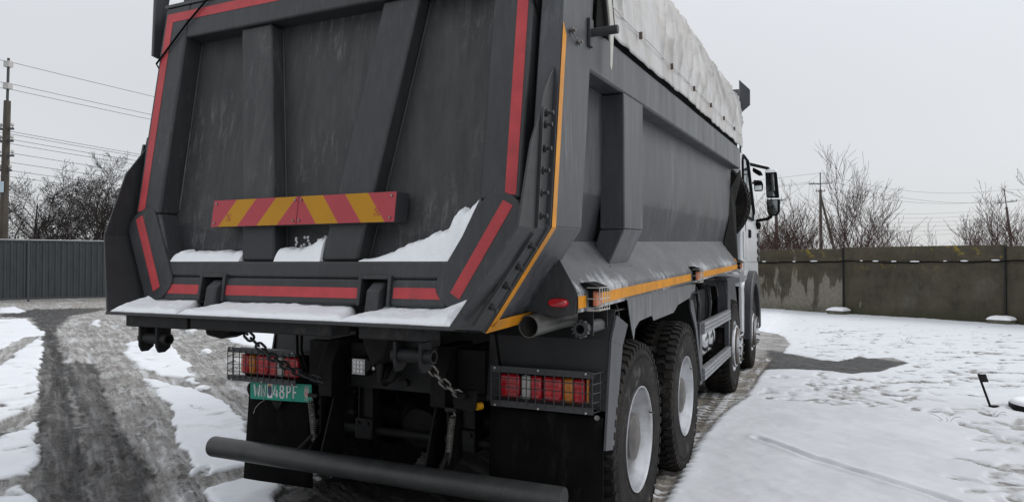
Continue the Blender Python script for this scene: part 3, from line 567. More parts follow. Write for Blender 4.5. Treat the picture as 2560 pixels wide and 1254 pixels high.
    k = [V3(s * 1.204, -1.392, 1.675), V3(s * 1.204, -1.382, 1.675), V3(s * .999, -1.453, 1.29), V3(s * .999, -1.463, 1.29)]; an.hexa(k, [p + V3(s * .02, 0, -.014) for p in k]); an = an if s < 0 else MB().prism([V3(1.2525, y, z) for y, z in ((-1.475, 1.672), (-1.465, 1.672), (-1.405, 2.15), (-1.415, 2.15))], (.012, 0, 0)).hexa([V3(1.243, -1.488, 1.655), V3(1.243, -1.476, 1.655), V3(1.03, -1.565, 1.30), V3(1.03, -1.577, 1.30)], [V3(1.255, -1.488, 1.648), V3(1.255, -1.476, 1.648), V3(1.042, -1.565, 1.293), V3(1.042, -1.577, 1.293)]); an.build('clamp_bar', M['gate'], hull)
    for (y, z) in ((-1.266, 2.159), (-1.280, 2.108), (-1.289, 2.007), (-1.311, 1.914), (-1.324, 1.822), (-1.333, 1.727)):
        xo = 0 if s < 0 else .050; y = y - (.1 if s > 0 else 0); z = z - (0 if s < 0 else (z - 1.54) * .036); b = MB(); b.tube([V3(s * (1.202 + xo), y, z), V3(s * (1.217 + xo), y, z)], .015, 6); b.tube([V3(s * (1.216 + xo), y, z), V3(s * (1.238 + xo), y, z)], .0085, 8); b.build('bolt', M['gate'], hull)
    for t, yy_ in ((.17, -1.33), (.40, -1.345), (.59, -1.375), (.79, -1.42)):
        c = V3(s * (1.204 - .213 * t), yy_, 1.68 - .39 * t)
        if s > 0: c = V3(*{.17: (1.213, -1.440, 1.608), .40: (1.165, -1.448, 1.525), .59: (1.122, -1.472, 1.451), .79: (1.074, -1.502, 1.369)}[t]); d = V3(s * .88, 0, -.475)
        b = MB(); b.tube([c, c + d * .016], .015, 6); b.tube([c + d * .015, c + d * .036], .0085, 8); b.build('bolt', M['gate'], hull)
    # hanging ear at the tailgate pivot
    ear = MB(); ear.prism([V3(-1.25, -1.197, 2.73), V3(-1.25, -1.152, 2.722), V3(-1.25, -1.02, 3.5), V3(-1.25, -1.17, 3.5)] if s < 0 else [V3(s * 1.282, -1.235, 2.74), V3(s * 1.282, -1.145, 2.715), V3(s * 1.282, -.95, 3.5), V3(s * 1.282, -1.21, 3.5)], (s * .02, 0, 0)); ear.build('hinge_plate', M['side'], hull, bevel=.004)
    nb = MB(); nb.bb(s * 1.0 if s > 0 else -1.27, s * 1.27 if s > 0 else -1.0, -1.13 + (.1 if s < 0 else 0), -.95, 3.0, 3.5); nb.build('upper_post_plate', M['side'], hull)
for o in set(COL.objects) - _n0:      # the near side stands a little further out than the far one
    if o.name.split('.')[0] in ('rear_post', 'lower_rear_post', 'reflective_tape', 'upper_post_plate', 'side_post', 'side_post_foot', 'top_rail', 'side_board', 'flared_apron', 'end_plate', 'oval_marker_lamp') and len(o.data.vertices) and sum(v.co.x for v in o.data.vertices) < 0: o.location = (.125, .06, 0)
# interior back-drop under the cover and inner front
MB().bb(-1.0, 1.0, -.5, -.46, 3.05, 3.2).build('cover_bow_board', M['wood'], hull)
# lip
lip = MB(); lip.prism([V3(-.985, -1.655, 1.282), V3(.985, -1.655, 1.282), V3(1.0, -1.40, 1.282), V3(-1.0, -1.40, 1.282)], (0, 0, .015)); lip.build('rear_lip', M['gate'], hull, bevel=.003)
for x0, x1, z0 in ((-.91, -.48, 1.222), (-.46, .375, 1.226), (.515, .83, 1.226)):
    MB().bb(x0, x1, -1.60, -1.47, z0, 1.281).build('lip_beam', M['chassis'], hull, bevel=.006)
MB().bb(-.95, .95, -1.36, -1.0, 1.245, 1.268).build('rear_cross_beam', M['chassis'], hull, bevel=.008)
for s in (-1, 1):
    br_ = MB()
    for xa in (.685, .805): br_.prism([V3(s * xa, -1.60, 1.224), V3(s * xa, -1.52, 1.224), V3(s * xa, -1.52, 1.12), V3(s * xa, -1.55, 1.10), V3(s * xa, -1.585, 1.10), V3(s * xa, -1.60, 1.13)], (s * .014, 0, 0))
    br_.box((s * .75, -1.525, 1.19), (.135, .01, .07)); bk = br_.build('spreader_bracket', M['chassis'], truck, bevel=.004)
    tb = MB(); tb.lathe([(-.085, .020), (-.085, .028), (.105, .028), (.105, .020), (-.085, .020)], (.752, -1.565, 1.165), 16); o = tb.build('bracket_tube', M['chassis'], bk)
    if s < 0: o.scale = (1, 1, 1); o.location = (-1.50, 0, 0)
    MB().bb(s * .32 - .03, s * .32 + .03, -.85, 3.2, 1.13, 1.265).build('body_sill', M['chassis'], hull, bevel=.006)
    if s > 0: MB().bb(s * .62 - .05, s * .62 + .05, -1.30, -1.2, 1.16, 1.245).build('body_outrigger', M['chassis'], hull, bevel=.006)
for y in np.arange(-.5, 5, .62): MB().bb(-1.0, 1.0, y, y + .08, 1.235, 1.268).build('floor_bearer', M['chassis'], hull)
# front bulkhead and raised corner ears
fb = MB(); fb.prism([V3(-1.15, YF, 2.9), V3(-1.15, YF - .1, 1.95), V3(-1.0, YF - .2, 1.45), V3(1.0, YF - .2, 1.45), V3(1.15, YF - .1, 1.95), V3(1.15, YF, 2.9)], (0, .05, 0)); fb.build('front_bulkhead', M['side'], hull)
for s in (1, -1):
    er = MB(); er.prism([V3(s * 1.255, 5.2, 2.93), V3(s * 1.255, 5.2, 3.86), V3(s * 1.385, 5.2, 3.72), V3(s * 1.385, 5.2, 3.53), V3(s * 1.275, 5.2, 3.44), V3(s * 1.275, 5.2, 2.93)], (0, .035, 0)); er.build('headboard_ear', M['side'], hull)
    MB().bb(min(s * 1.08, s * 1.25), max(s * 1.08, s * 1.25), 5.2, 5.24, 3.66, 3.74).build('ear_strut', M['side'], hull)
    fl = MB(); fl.prism([V3(s * 1.276, YF - .02, zt(YF, 2.42)), V3(s * 1.15, YF - .05, zt(YF, 2.2)), V3(s * 1.15, YF - .2, 2.02), V3(s * 1.10, YF - .25, 1.78), V3(s * 1.276, 4.76, 1.50), V3(s * 1.276, 4.85, 1.50), V3(s * 1.2, YF, 1.85), V3(s * 1.2, YF + .05, 2.3), V3(s * 1.276, YF + .06, 2.60)], (-s * .01, 0, 0)); fl.build('front_flange', M['black'], hull)
# ---- tarpaulin ------------------------------------------------
def tarp_mesh():
    prof = []
    for t in np.linspace(0, 1, 34): prof.append((1.292 - .02 * t - .075 * t ** 3, 2.665 + .70 * t))
    n0 = len(prof)
    for a in np.linspace(4, 86, 26): prof.append((1.10 + .097 * math.cos(R_(a)) - (a - 4) / 82 * .25, 3.365 + .10 * math.sin(R_(a)) + (a / 86) * .04))
    for x in np.linspace(.78, 0, 12): prof.append((x, 3.505 + .09 * (1 - (x / .85) ** 2)))
    full = prof + [(-x, z) for x, z in prof[-2::-1]]
    yv = np.linspace(-.62, 5.19, 330); vs = []; arc = [0]
    for i in range(1, len(full)): arc.append(arc[-1] + math.dist(full[i], full[i - 1]))
    F = np.array(full); A = np.array(arc); Yg, Ag = np.meshgrid(yv, A, indexing='ij')
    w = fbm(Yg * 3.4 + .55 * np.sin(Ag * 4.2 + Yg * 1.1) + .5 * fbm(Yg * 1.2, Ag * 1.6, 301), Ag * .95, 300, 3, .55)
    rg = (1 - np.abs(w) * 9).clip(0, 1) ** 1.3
    sag = .036 * rg + .035 * fbm(Yg * 2.6 + Ag, Ag * 1.2, 305, 3) + .012 * fbm(Yg * 10, Ag * 7, 307, 3)
    dn = np.minimum(Ag, A[-1] - Ag); amp = ss(dn, .10, .30)
    nx = np.gradient(F[:, 1], A); nz = -np.gradient(F[:, 0], A)
    D = sag * (.25 + .75 * amp)
    bow = .03 * np.abs(np.sin(Yg * math.pi / .86)) * ss(dn, .6, .8)
    Xg = F[None, :, 0] + D * nx[None, :]; Zg = F[None, :, 1] + D * nz[None, :] - bow
    edge = ss(.12 - dn, 0, .12); Zg += edge * .020 * fbm(Yg * 4, Yg * 0 + 3, 310, 3) * 1.5
    lift = (Yg + 1.0).clip(0) * (.022 + .0245 * 1.27); Zg += lift + .02 * np.sin(Yg * 1.3) * ss(dn, .6, .9)
    m = MB(); m.v = list(map(tuple, np.stack([Xg, Yg, Zg], -1).reshape(-1, 3))); n = len(full); m.dirt = (rg * .8 + (fbm(Yg * 5, Ag * 1.0, 330, 3) > .12) * .35).reshape(-1)  # fold creases painted darker as shade, plus random dirt patches
    m.f = [(i * n + k, (i + 1) * n + k, (i + 1) * n + k + 1, i * n + k + 1) for i in range(len(yv) - 1) for k in range(n - 1)]
    return m
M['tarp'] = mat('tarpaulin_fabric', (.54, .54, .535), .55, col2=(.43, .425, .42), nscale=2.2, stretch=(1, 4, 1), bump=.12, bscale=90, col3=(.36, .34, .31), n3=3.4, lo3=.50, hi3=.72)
_tm = tarp_mesh(); tp_ = _tm.build('tarpaulin', M['tarp'], truck, angle=80); _at = tp_.data.attributes.new('dirt', 'FLOAT', 'POINT'); _at.data.foreach_set('value', np.ascontiguousarray(_tm.dirt, np.float32))  # 'dirt' holds the painted fold shade plus dirt patches
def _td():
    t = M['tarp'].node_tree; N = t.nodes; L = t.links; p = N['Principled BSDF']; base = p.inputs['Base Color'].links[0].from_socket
    a = N.new('ShaderNodeAttribute'); a.attribute_name = 'dirt'; k = N.new('ShaderNodeMath'); k.operation = 'MULTIPLY'; k.inputs[1].default_value = .68; L.new(a.outputs['Fac'], k.inputs[0])  # painted fold shade and dirt patches
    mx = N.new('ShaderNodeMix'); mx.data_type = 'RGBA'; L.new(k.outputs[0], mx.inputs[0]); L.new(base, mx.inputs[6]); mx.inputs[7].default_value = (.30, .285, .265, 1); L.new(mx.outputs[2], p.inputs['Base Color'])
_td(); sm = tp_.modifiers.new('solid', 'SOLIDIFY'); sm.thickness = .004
def on_tarp(y, t): return V3(1.315 - .02 * t - .075 * t ** 3, y, 2.665 + .70 * t + max(0, y + 1) * .0531)
for y in np.arange(-.05, 5.1, .86):
    l = MB(); l.bb(1.300, 1.318, y - .006, y + .006, on_tarp(y, 0).z + .10, on_tarp(y, 0).z + .14); l.build('tarp_eyelet', mat('rusty_eyelet', (.10, .07, .05), .7) if 'rusty_eyelet' not in bpy.data.materials else bpy.data.materials['rusty_eyelet'], tp_)
hem = MB(); hem.tube([on_tarp(y, .19) + V3(-.010 + .003 * math.sin(y * 7), 0, .002 * math.sin(y * 5)) for y in np.arange(-.6, 5.15, .12)], .0028, 6); hem.build('tarp_hem', M['tarp'], tp_)
# pale strap, black flap and peg at the rear corner
fl = MB(); fl.prism([V3(1.283, -.75, 3.1), V3(1.283, -.62, 3.1), V3(1.283, -.50, 2.72), V3(1.283, -.62, 2.655), V3(1.283, -.825, 2.65)], (.008, 0, 0)); fl.build('tarp_end_flap', M['rubber'], tp_)
st = MB(); st.prism([V3(1.312, -.80, 3.02), V3(1.312, -.72, 3.02), V3(1.312, -.625, 2.70), V3(1.312, -.655, 2.50), V3(1.312, -.675, 2.475), V3(1.312, -.69, 2.50), V3(1.312, -.69, 2.70)], (.008, 0, 0)); st.build('tarp_strap', M['pale'], tp_)
pg = MB(); pg.tube([V3(1.27, -.885, 2.60), V3(1.415, -.885, 2.60)], .020, 16); pg.box((1.283, -.885, 2.60), (.014, .05, .13)); pg.build('rope_peg', M['gate'], hull, bevel=.002)
for y, z in ((-1.135, 2.535), (-1.045, 2.51)):
    b = MB(); b.tube([V3(1.272, y, z), V3(1.300, y, z)], .007, 8); b.tube([V3(1.282, y, z), V3(1.290, y, z)], .014, 6); b.build('bolt', M['steel'], hull)
MB().tube([V3(1.288, -1.135, 2.53), V3(1.29, -1.09, 2.505), V3(1.288, -1.045, 2.508)], .003, 6).build('safety_wire', M['steel'], hull)
# frosty snow streak
# ---- side marker lamps with guards ----------------------------
ew = mat('orange_lens', (.62, .22, .12), .3, coat=.5)
for s in (1, -1):
  for yc in (-.858, 1.795, 4.82):
    zc = zt(yc, 1.372); ho = MB(); ho.prism([V3(s * 1.24, yc - .075, zc + .07), V3(s * 1.27, yc - .075, zc + .075), V3(s * 1.33, yc - .075, zc + .055), V3(s * 1.338, yc - .075, zc + .03), V3(s * 1.33, yc - .075, zc + .035), V3(s * 1.27, yc - .075, zc + .055)], (0, .15, 0)); ho.bb(min(s * 1.26, s * 1.30), max(s * 1.26, s * 1.30), yc - .04, yc + .07, zc - .04, zc + .045)
    mk = ho.build('side_marker_lamp', M['black'], truck)
    ln = MB(); ln.bb(min(s * 1.30, s * 1.322), max(s * 1.30, s * 1.322), yc - .055, yc + .02, zc - .035, zc + .035); ln.build('marker_lens', ew, mk, bevel=.006)
    cg = MB()
    for k in range(5): cg.tube([V3(s * 1.28, yc - .075 + .0375 * k, zc + .05), V3(s * 1.34, yc - .075 + .0375 * k, zc + .05), V3(s * 1.34, yc - .075 + .0375 * k, zc - .055), V3(s * 1.28, yc - .075 + .0375 * k, zc - .055)], .0022, 5)
    for dz in (.05, 0, -.05): cg.tube([V3(s * 1.285, yc - .077, zc + dz), V3(s * 1.34, yc - .077, zc + dz), V3(s * 1.34, yc + .077, zc + dz)], .0022, 5)
    cg.build('lamp_guard', M['pale'], mk)
# bracket with toothed tube below the first marker
bk = MB(); bk.prism([V3(1.21, -.86, 1.318), V3(1.21, -.86, 1.20), V3(1.285, -.86, 1.20), V3(1.285, -.86, 1.318)], (0, .008, 0)); bk.build('roller_bracket', M['chassis'], truck); bk = MB(); bk.prism([V3(1.21, -.64, 1.318), V3(1.21, -.64, 1.22), V3(1.285, -.64, 1.22), V3(1.285, -.64, 1.318)], (0, .008, 0)); bo = bk.build('roller_bracket', M['chassis'], truck)
tb = MB(); tb.lathe([(-.93, .021), (-.93, .031), (-.62, .031), (-.62, .021)], (1.245, 0, 1.235), 20, 'Y', True)
for k in range(12): a = 2 * math.pi * k / 12; tb.box((1.245 + .036 * math.cos(a), -.915, 1.235 + .036 * math.sin(a)), (.010, .03, .010), Matrix.Rotation(-a + .6, 3, 'Y'))
tb.build('toothed_roller', M['plastic'], bo)
for y in (-.35, 2.1, 2.75, 3.2, 3.8):
    MB().tube([V3(1.24, y, 1.33), V3(1.25, y + .02, 1.28), V3(1.26, y + .0, 1.24), V3(1.27, y - .04, 1.20)], .008, 8).build('tie_hook', M['chassis'], hull)
# ---- exhaust ---------------------------------------------------
ex = MB(); a, b = V3(1.075, -1.13, 1.258), V3(1.145, -.60, 1.29); dr = (b - a).normalized(); up = V3(0, 0, 1); q = dr.cross(up).normalized(); up = q.cross(dr); n = 28; vs = []
for t, r in ((0, .046), (0, .050), (.30, .050), (.52, .060), (.52, .03), (.02, .046)):
    c = a + dr * t
    for k in range(n): th = 2 * math.pi * k / n; vs.append(c + (q * math.cos(th) + up * math.sin(th)) * r)
ex.raw(vs, [(i * n + k, i * n + (k + 1) % n, (i + 1) * n + (k + 1) % n, (i + 1) * n + k) for i in range(5) for k in range(n)]); ex.build('exhaust_pipe', M['pipe'], truck)
# ================================================================ chassis
for s in (1, -1):
    MB().bb(s * .42 - .04, s * .42 + .04, -.50, 7.6, .80, 1.06).build('frame_rail', M['chassis'], truck, bevel=.006)
cm = MB(); cm.prism([V3(-.36, -.56, .80), V3(.30, -.56, .80), V3(.30, -.56, 1.06), V3(-.36, -.56, 1.06)], (0, .014, 0)); cmo = cm.build('rear_cross_member', M['chassis'], truck)
holes = [(-.12, .985), (-.02, .94), (.02, .86), (.10, .845), (-.17, .84), (-.20, .97), (.17, .86), (.17, .93), (-.28, .83)]
for x, z in holes: MB().tube([V3(x, -.5605, z), V3(x, -.5625, z)], .011, 12).build('bolt_hole', M['dark'], cmo)
for x, z, r in ((-.09, .87, .020), (.05, .99, .018), (.07, .85, .020), (-.09, .99, .02), (.22, .98, .018)):
    b = MB(); b.tube([V3(x, -.56, z), V3(x, -.59, z)], r, 6); b.build('bolt', M['chassis'], cmo)
jaw = MB(); jaw.tube([V3(-.15, -.57, .95), V3(-.15, -.66, .95)], .035, 14); jaw.tube([V3(-.02, -.60, .93), V3(.0, -.68, .86), V3(.04, -.68, .88), V3(.06, -.62, .98)], .022, 10); jaw.tube([V3(-.06, -.64, 1.02), V3(-.06, -.64, .86)], .024, 12); jaw.build('tow_coupling', M['chassis'], truck)
# square work lamp
wl = MB(); wl.bb(-.250, -.145, -.66, -.60, .885, .99); wlo = wl.build('work_lamp', M['black'], truck, bevel=.004)
MB().bb(-.242, -.153, -.664, -.660, .893, .982).build('lamp_glass', M['galv'], wlo)
for i in range(3):
    for j in range(3): MB().tube([V3(-.222 + .024 * i, -.6642, .914 + .024 * j), V3(-.222 + .024 * i, -.667, .914 + .024 * j)], .009, 10).build('lamp_cell', M['chrome'], wlo)
MB().bb(-.135, -.07, -.64, -.58, .91, .955).build('socket', M['black'], truck, bevel=.008)
MB().tube([V3(-.105, -.64, .932), V3(-.105, -.648, .932)], .010, 10).build('socket_plug', M['galv'], truck)
for s in (1, -1):
    # end brackets of the frame
    k = MB(); k.prism([V3(s * .33, y, z) for y, z in ((-.74, .765), (-.74, .95), (-.65, 1.085), (-.42, 1.09), (-.42, .80))], (s * .095, 0, 0)); k.build('end_bracket', M['black'], truck, bevel=.006)
    MB().tube([V3(s * .33 - .003, -.56, .95), V3(s * .33 + .1 * (s < 0) + .003 - .1 * (s < 0), -.56, .95)], .035, 18).build('bracket_hole', M['dark'], truck)
    k = MB(); k.bb(min(s * .427, s * .60), max(s * .427, s * .60), -.62, -.56, .83, 1.07); k.build('lamp_gusset', M['black'], truck, bevel=.006)
    # stays of the bumper tube
    k = MB(); k.prism([V3(s * .435, y, z) for y, z in ((-.72, .765), (-.58, .765), (-.56, .47), (-.68, .41), (-.83, .40), (-.83, .46), (-.72, .55))], (-s * .012, 0, 0)); k.prism([V3(s * .35, -.70, .765), V3(s * .35, -.60, .765), V3(s * .35, -.62, .40), V3(s * .35, -.83, .42)], (-s * .012, 0, 0)); k.build('bumper_stay', M['black'], truck, bevel=.002)
    k = MB(); k.tube([V3(s * .45, -.71, .62), V3(s * .45, -.74, .55), V3(s * .47, -.86, .475)], .010, 8); k.build('stay_strip', M['chassis'], truck)
    # coil return springs
    pts = []; x0, z0, z1 = s * .475, .735, .505
    for i in range(22 * 8 + 1): t = i / (22 * 8); a = 2 * math.pi * 22 * t; pts.append(V3(x0 + .016 * math.cos(a) - s * .03 * t, -.745 + .016 * math.sin(a), z0 + (z1 - z0) * t))
    MB().tube([V3(x0, -.745, z0 + .03)] + pts + [V3(x0 - s * .03, -.745, z1 - .03)], .0035, 5, cap=False).build('return_spring', M['steel'], truck)
    MB().bb(min(s * .43, s * .495), max(s * .43, s * .495), -.75, -.73, .755, .775).build('spring_tab', M['chassis'], truck)
    # stabiliser links
    k = MB(); k.bb(min(s * .315, s * .405), max(s * .315, s * .405), -.35, -.32, .50, .80); k.bb(min(s * .305, s * .315), max(s * .305, s * .315), -.38, -.30, .45, .80); k.bb(min(s * .405, s * .415), max(s * .405, s * .415), -.38, -.30, .45, .80); ko = k.build('stabiliser_link', M['chassis'], truck, bevel=.004)
    k = MB(); k.bb(min(s * .295, s * .425), max(s * .295, s * .425), -.40, -.28, .44, .57); k.build('link_clamp', M['chassis'], ko, bevel=.01)
    for dx in (.325, .395): MB().tube([V3(s * dx, -.40, .545), V3(s * dx, -.415, .545)], .012, 6).build('bolt', M['chassis'], ko)
MB().tube([V3(-.62, -.34, .49), V3(.62, -.34, .49)], .028, 14).build('stabiliser_bar', M['chassis'], truck)
bt = MB(); bt.lathe([(-1.138, .0), (-1.138, .058), (-1.130, .0605), (1.130, .0605), (1.138, .058), (1.138, 0)], (0, -.852, .4215), 40); bt.build('bumper_tube', M['tube'], truck)
# rear axle pair
for y in (0, 1.4):
    a = MB(); a.lathe([(-.95, .0), (-.95, .085), (-.32, .085), (-.22, .16), (.0, .21), (.22, .16), (.32, .085), (.95, .085), (.95, .0)], (0, y, .53), 20); a.lathe([(y - .34, 0), (y - .32, .12), (y - .20, .19), (y, .21)], (0, 0, .53), 20, 'Y'); a.build('axle_housing', M['black'], truck)
for s in (1, -1):
    lf = MB()
    for k in range(8): lf.bb(s * .50 - .045, s * .50 + .045, .7 - .62 + .05 * k, .7 + .62 - .05 * k, .64 + .025 * k, .662 + .025 * k)
    lf.build('leaf_spring', M['black'], truck)
for y in (.0, 1.4): MB().tube([V3(0, y + .2, .56), V3(0, y + 1.2, .62)], .05, 12).build('propeller_shaft', M['black'], truck)
for i, pts in enumerate(([(.1, -.5, 1.1), (.12, -.55, 1.0), (.16, -.5, .8), (.1, -.2, .65)], [(-.58, -.75, 1.2), (-.60, -.72, 1.0), (-.55, -.72, .9)], [(-.54, -.75, 1.2), (-.57, -.72, 1.02), (-.52, -.72, .9)], [(.7, -.7, 1.2), (.68, -.6, 1.0), (.72, -.55, .8)], [(-.2, -.3, .9), (-.1, -.4, .7), (.1, -.3, .62)])):
    MB().tube([V3(*q_) for q_ in pts], .008, 6).build('air_hose', M['rubber'], truck)
MB().bb(-.42, .42, -.1, 0, .72, .98).build('inner_cross_member', M['black'], truck)
# ---- wheels ----------------------------------------------------
def tyre_mb(x0, x1, R=.562, rr=.292):
    m = MB(); w = (x1 - x0); c = (x0 + x1) / 2; h = w / 2
    prof = [(c - h * .80, rr), (c - h * .93, rr + .02), (c - h * 1.0, rr + .10), (c - h * 1.0, rr + .16), (c - h * .96, R - .055), (c - h * .90, R - .026), (c - h * .80, R - .018), (c, R - .013), (c + h * .80, R - .018), (c + h * .90, R - .026), (c + h * .96, R - .055),
            (c + h * .985, R - .075), (c + h * .992, R - .076), (c + h * 1.0, R - .10), (c + h * 1.0, rr + .10), (c + h * .985, rr + .055), (c + h * .99, rr + .05), (c + h * .96, rr + .03), (c + h * .93, rr + .012), (c + h * .88, rr)]
    m.lathe(prof, (0, 0, 0), 72); n = 52
    for k in range(n):
        a = 2 * math.pi * k / n
        for s in (1, -1):
            for (u0, u1, r0, r1, da, wd) in ((.60, .985, R - .052, R, .0, .040), (.16, .56, R - .03, R, .06, .044)):
                an = a + (da if s > 0 else da + .06); cx = c + s * h * (u0 + u1) / 2
                rot = Matrix.Rotation(an, 3, 'X'); hx = h * (u1 - u0) / 2
                vs = []
                for dx in (-hx, hx):
                    for dy in (-wd / 2, wd / 2):
                        for rz in (r0, r1): 
                            top = rz == r1; xx = dx * (.94 if top else 1.0); rq = rz - (.020 if (top and dx * s > 0 and u1 > .9) else 0)
                            vs.append(rot @ V3(cx + xx, dy * (.85 if top else 1) + dx * .10 * s, rq))
                m.raw(vs, [(0, 1, 3, 2), (4, 6, 7, 5), (0, 4, 5, 1), (2, 3, 7, 6), (0, 2, 6, 4), (1, 5, 7, 3)])
    for k in range(110):      # fine ribs on the shoulder
        a = 2 * math.pi * k / 110; rot = Matrix.Rotation(a, 3, 'X'); m.box(rot @ V3(c + h * .988, 0, R - .095), (.006, .008, .022), rot)
    return m
def wheel_rear(y, s, first=None):
    hubn = 'wheel'
    t = tyre_mb(.985, 1.29).build('wheel', M['tyre'], truck); t.location = (0, y, .53)
    t2 = tyre_mb(.64, .945).build('inner_tyre', M['tyre'], t)
    r = MB(); r.lathe([(1.262, .292), (1.280, .299), (1.288, .297), (1.288, .290), (1.272, .284), (1.250, .282), (1.225, .268), (1.16, .262), (1.13, .255), (1.07, .250), (1.055, .238), (1.05, .215), (1.06, .19), (1.06, .13), (1.0, .13)], (0, 0, 0), 64); ro = r.build('rim', M['rim'], t, angle=50)
    h = MB(); h.lathe([(1.02, .165), (1.085, .160), (1.10, .145), (1.235, .138), (1.255, .125), (1.262, .085), (1.270, .07), (1.270, 0)], (0, 0, 0), 36); h.build('hub', M['hub'], t)
    for k in range(10):
        a = 2 * math.pi * k / 10; b = MB(); c = V3(1.06, .172 * math.cos(a), .172 * math.sin(a)); b.tube([c, c + V3(.03, 0, 0)], .016, 6); b.tube([c, c + V3(.045, 0, 0)], .009, 6); b.build('wheel_nut', M['hub'], t)
    for k in range(8):
        a = 2 * math.pi * (k + .5) / 8; c = V3(1.0585, .205 * math.cos(a), .205 * math.sin(a)); MB().tube([c, c + V3(.004, 0, 0)], .020, 12).build('hand_hole', M['dark'], t)
    lip_ = MB(); lip_.tube([V3(1.276, .18 * 1.44, .10), V3(1.30, .18 * 1.40, .10)], .005, 6); lip_.build('valve', M['steel'], t)
    return t
wr = wheel_rear(0, 1)
def wheel_front():
    t = tyre_mb(.945, 1.255).build('wheel', M['tyre'], truck)
    r = MB(); r.lathe([(1.215, .292), (1.235, .299), (1.243, .297), (1.243, .288), (1.21, .275), (1.185, .255), (1.19, .235), (1.215, .225)], (0, 0, 0), 64); r.build('rim', M['rim'], t, angle=50)
    h = MB(); h.lathe([(1.18, .262), (1.262, .252), (1.272, .240), (1.274, .215)], (0, 0, 0), 48); h.build('wheel_cover', M['chrome'], t)
    h = MB(); h.lathe([(1.262, .222), (1.285, .222), (1.290, .215), (1.290, .2)], (0, 0, 0), 48); h.build('hub_ring', mat('rusty_ring', (.10, .075, .06), .6) if 'rusty_ring' not in bpy.data.materials else bpy.data.materials['rusty_ring'], t)
    h = MB(); h.lathe([(1.285, .208), (1.312, .206), (1.316, .20), (1.316, .125), (1.29, .12), (1.29, .10), (1.31, .09), (1.32, .05), (1.32, 0)], (0, 0, 0), 40); h.build('hub_flange', M['chrome'], t)
    for k in range(10):
        a = 2 * math.pi * k / 10; c = V3(1.314, .167 * math.cos(a), .167 * math.sin(a)); b = MB(); b.tube([c, c + V3(.016, 0, 0)], .015, 6); b.tube([c, c + V3(.024, 0, 0)], .008, 6); b.build('wheel_nut', M['hub'], t)
    return t
wf = wheel_front(); wf.location = (0, 4.72, .54)
for y in (1.4,): c = copy_tree(wr, truck); c.location = (0, y, .53); c.rotation_euler = (.31, 0, 0)
for y in (.30, 1.70): c = copy_tree(wr, truck); c.location = (.085, y, .53); c.rotation_euler = (.13, 0, math.pi)
c = copy_tree(wf, truck); c.location = (0, 6.80, .54); c.rotation_euler = (.2, 0, 0)
for y in (4.72, 6.8): c = copy_tree(wf, truck); c.location = (0, y, .54); c.rotation_euler = (0, 0, math.pi)
# spare wheel behind the cab
sp_ = MB(); t = tyre_mb(-.155, .155); t = t.build('spare_wheel', M['tyre'], truck); t.rotation_euler = (0, 0, R_(90)); t.location = (.78, 5.62, 2.33)
r = MB(); r.lathe([(.14, .292), (.15, .297), (.12, .27), (0, .25), (-.02, .15)], (0, 0, 0), 40); r.build('rim', M['rim'], t)
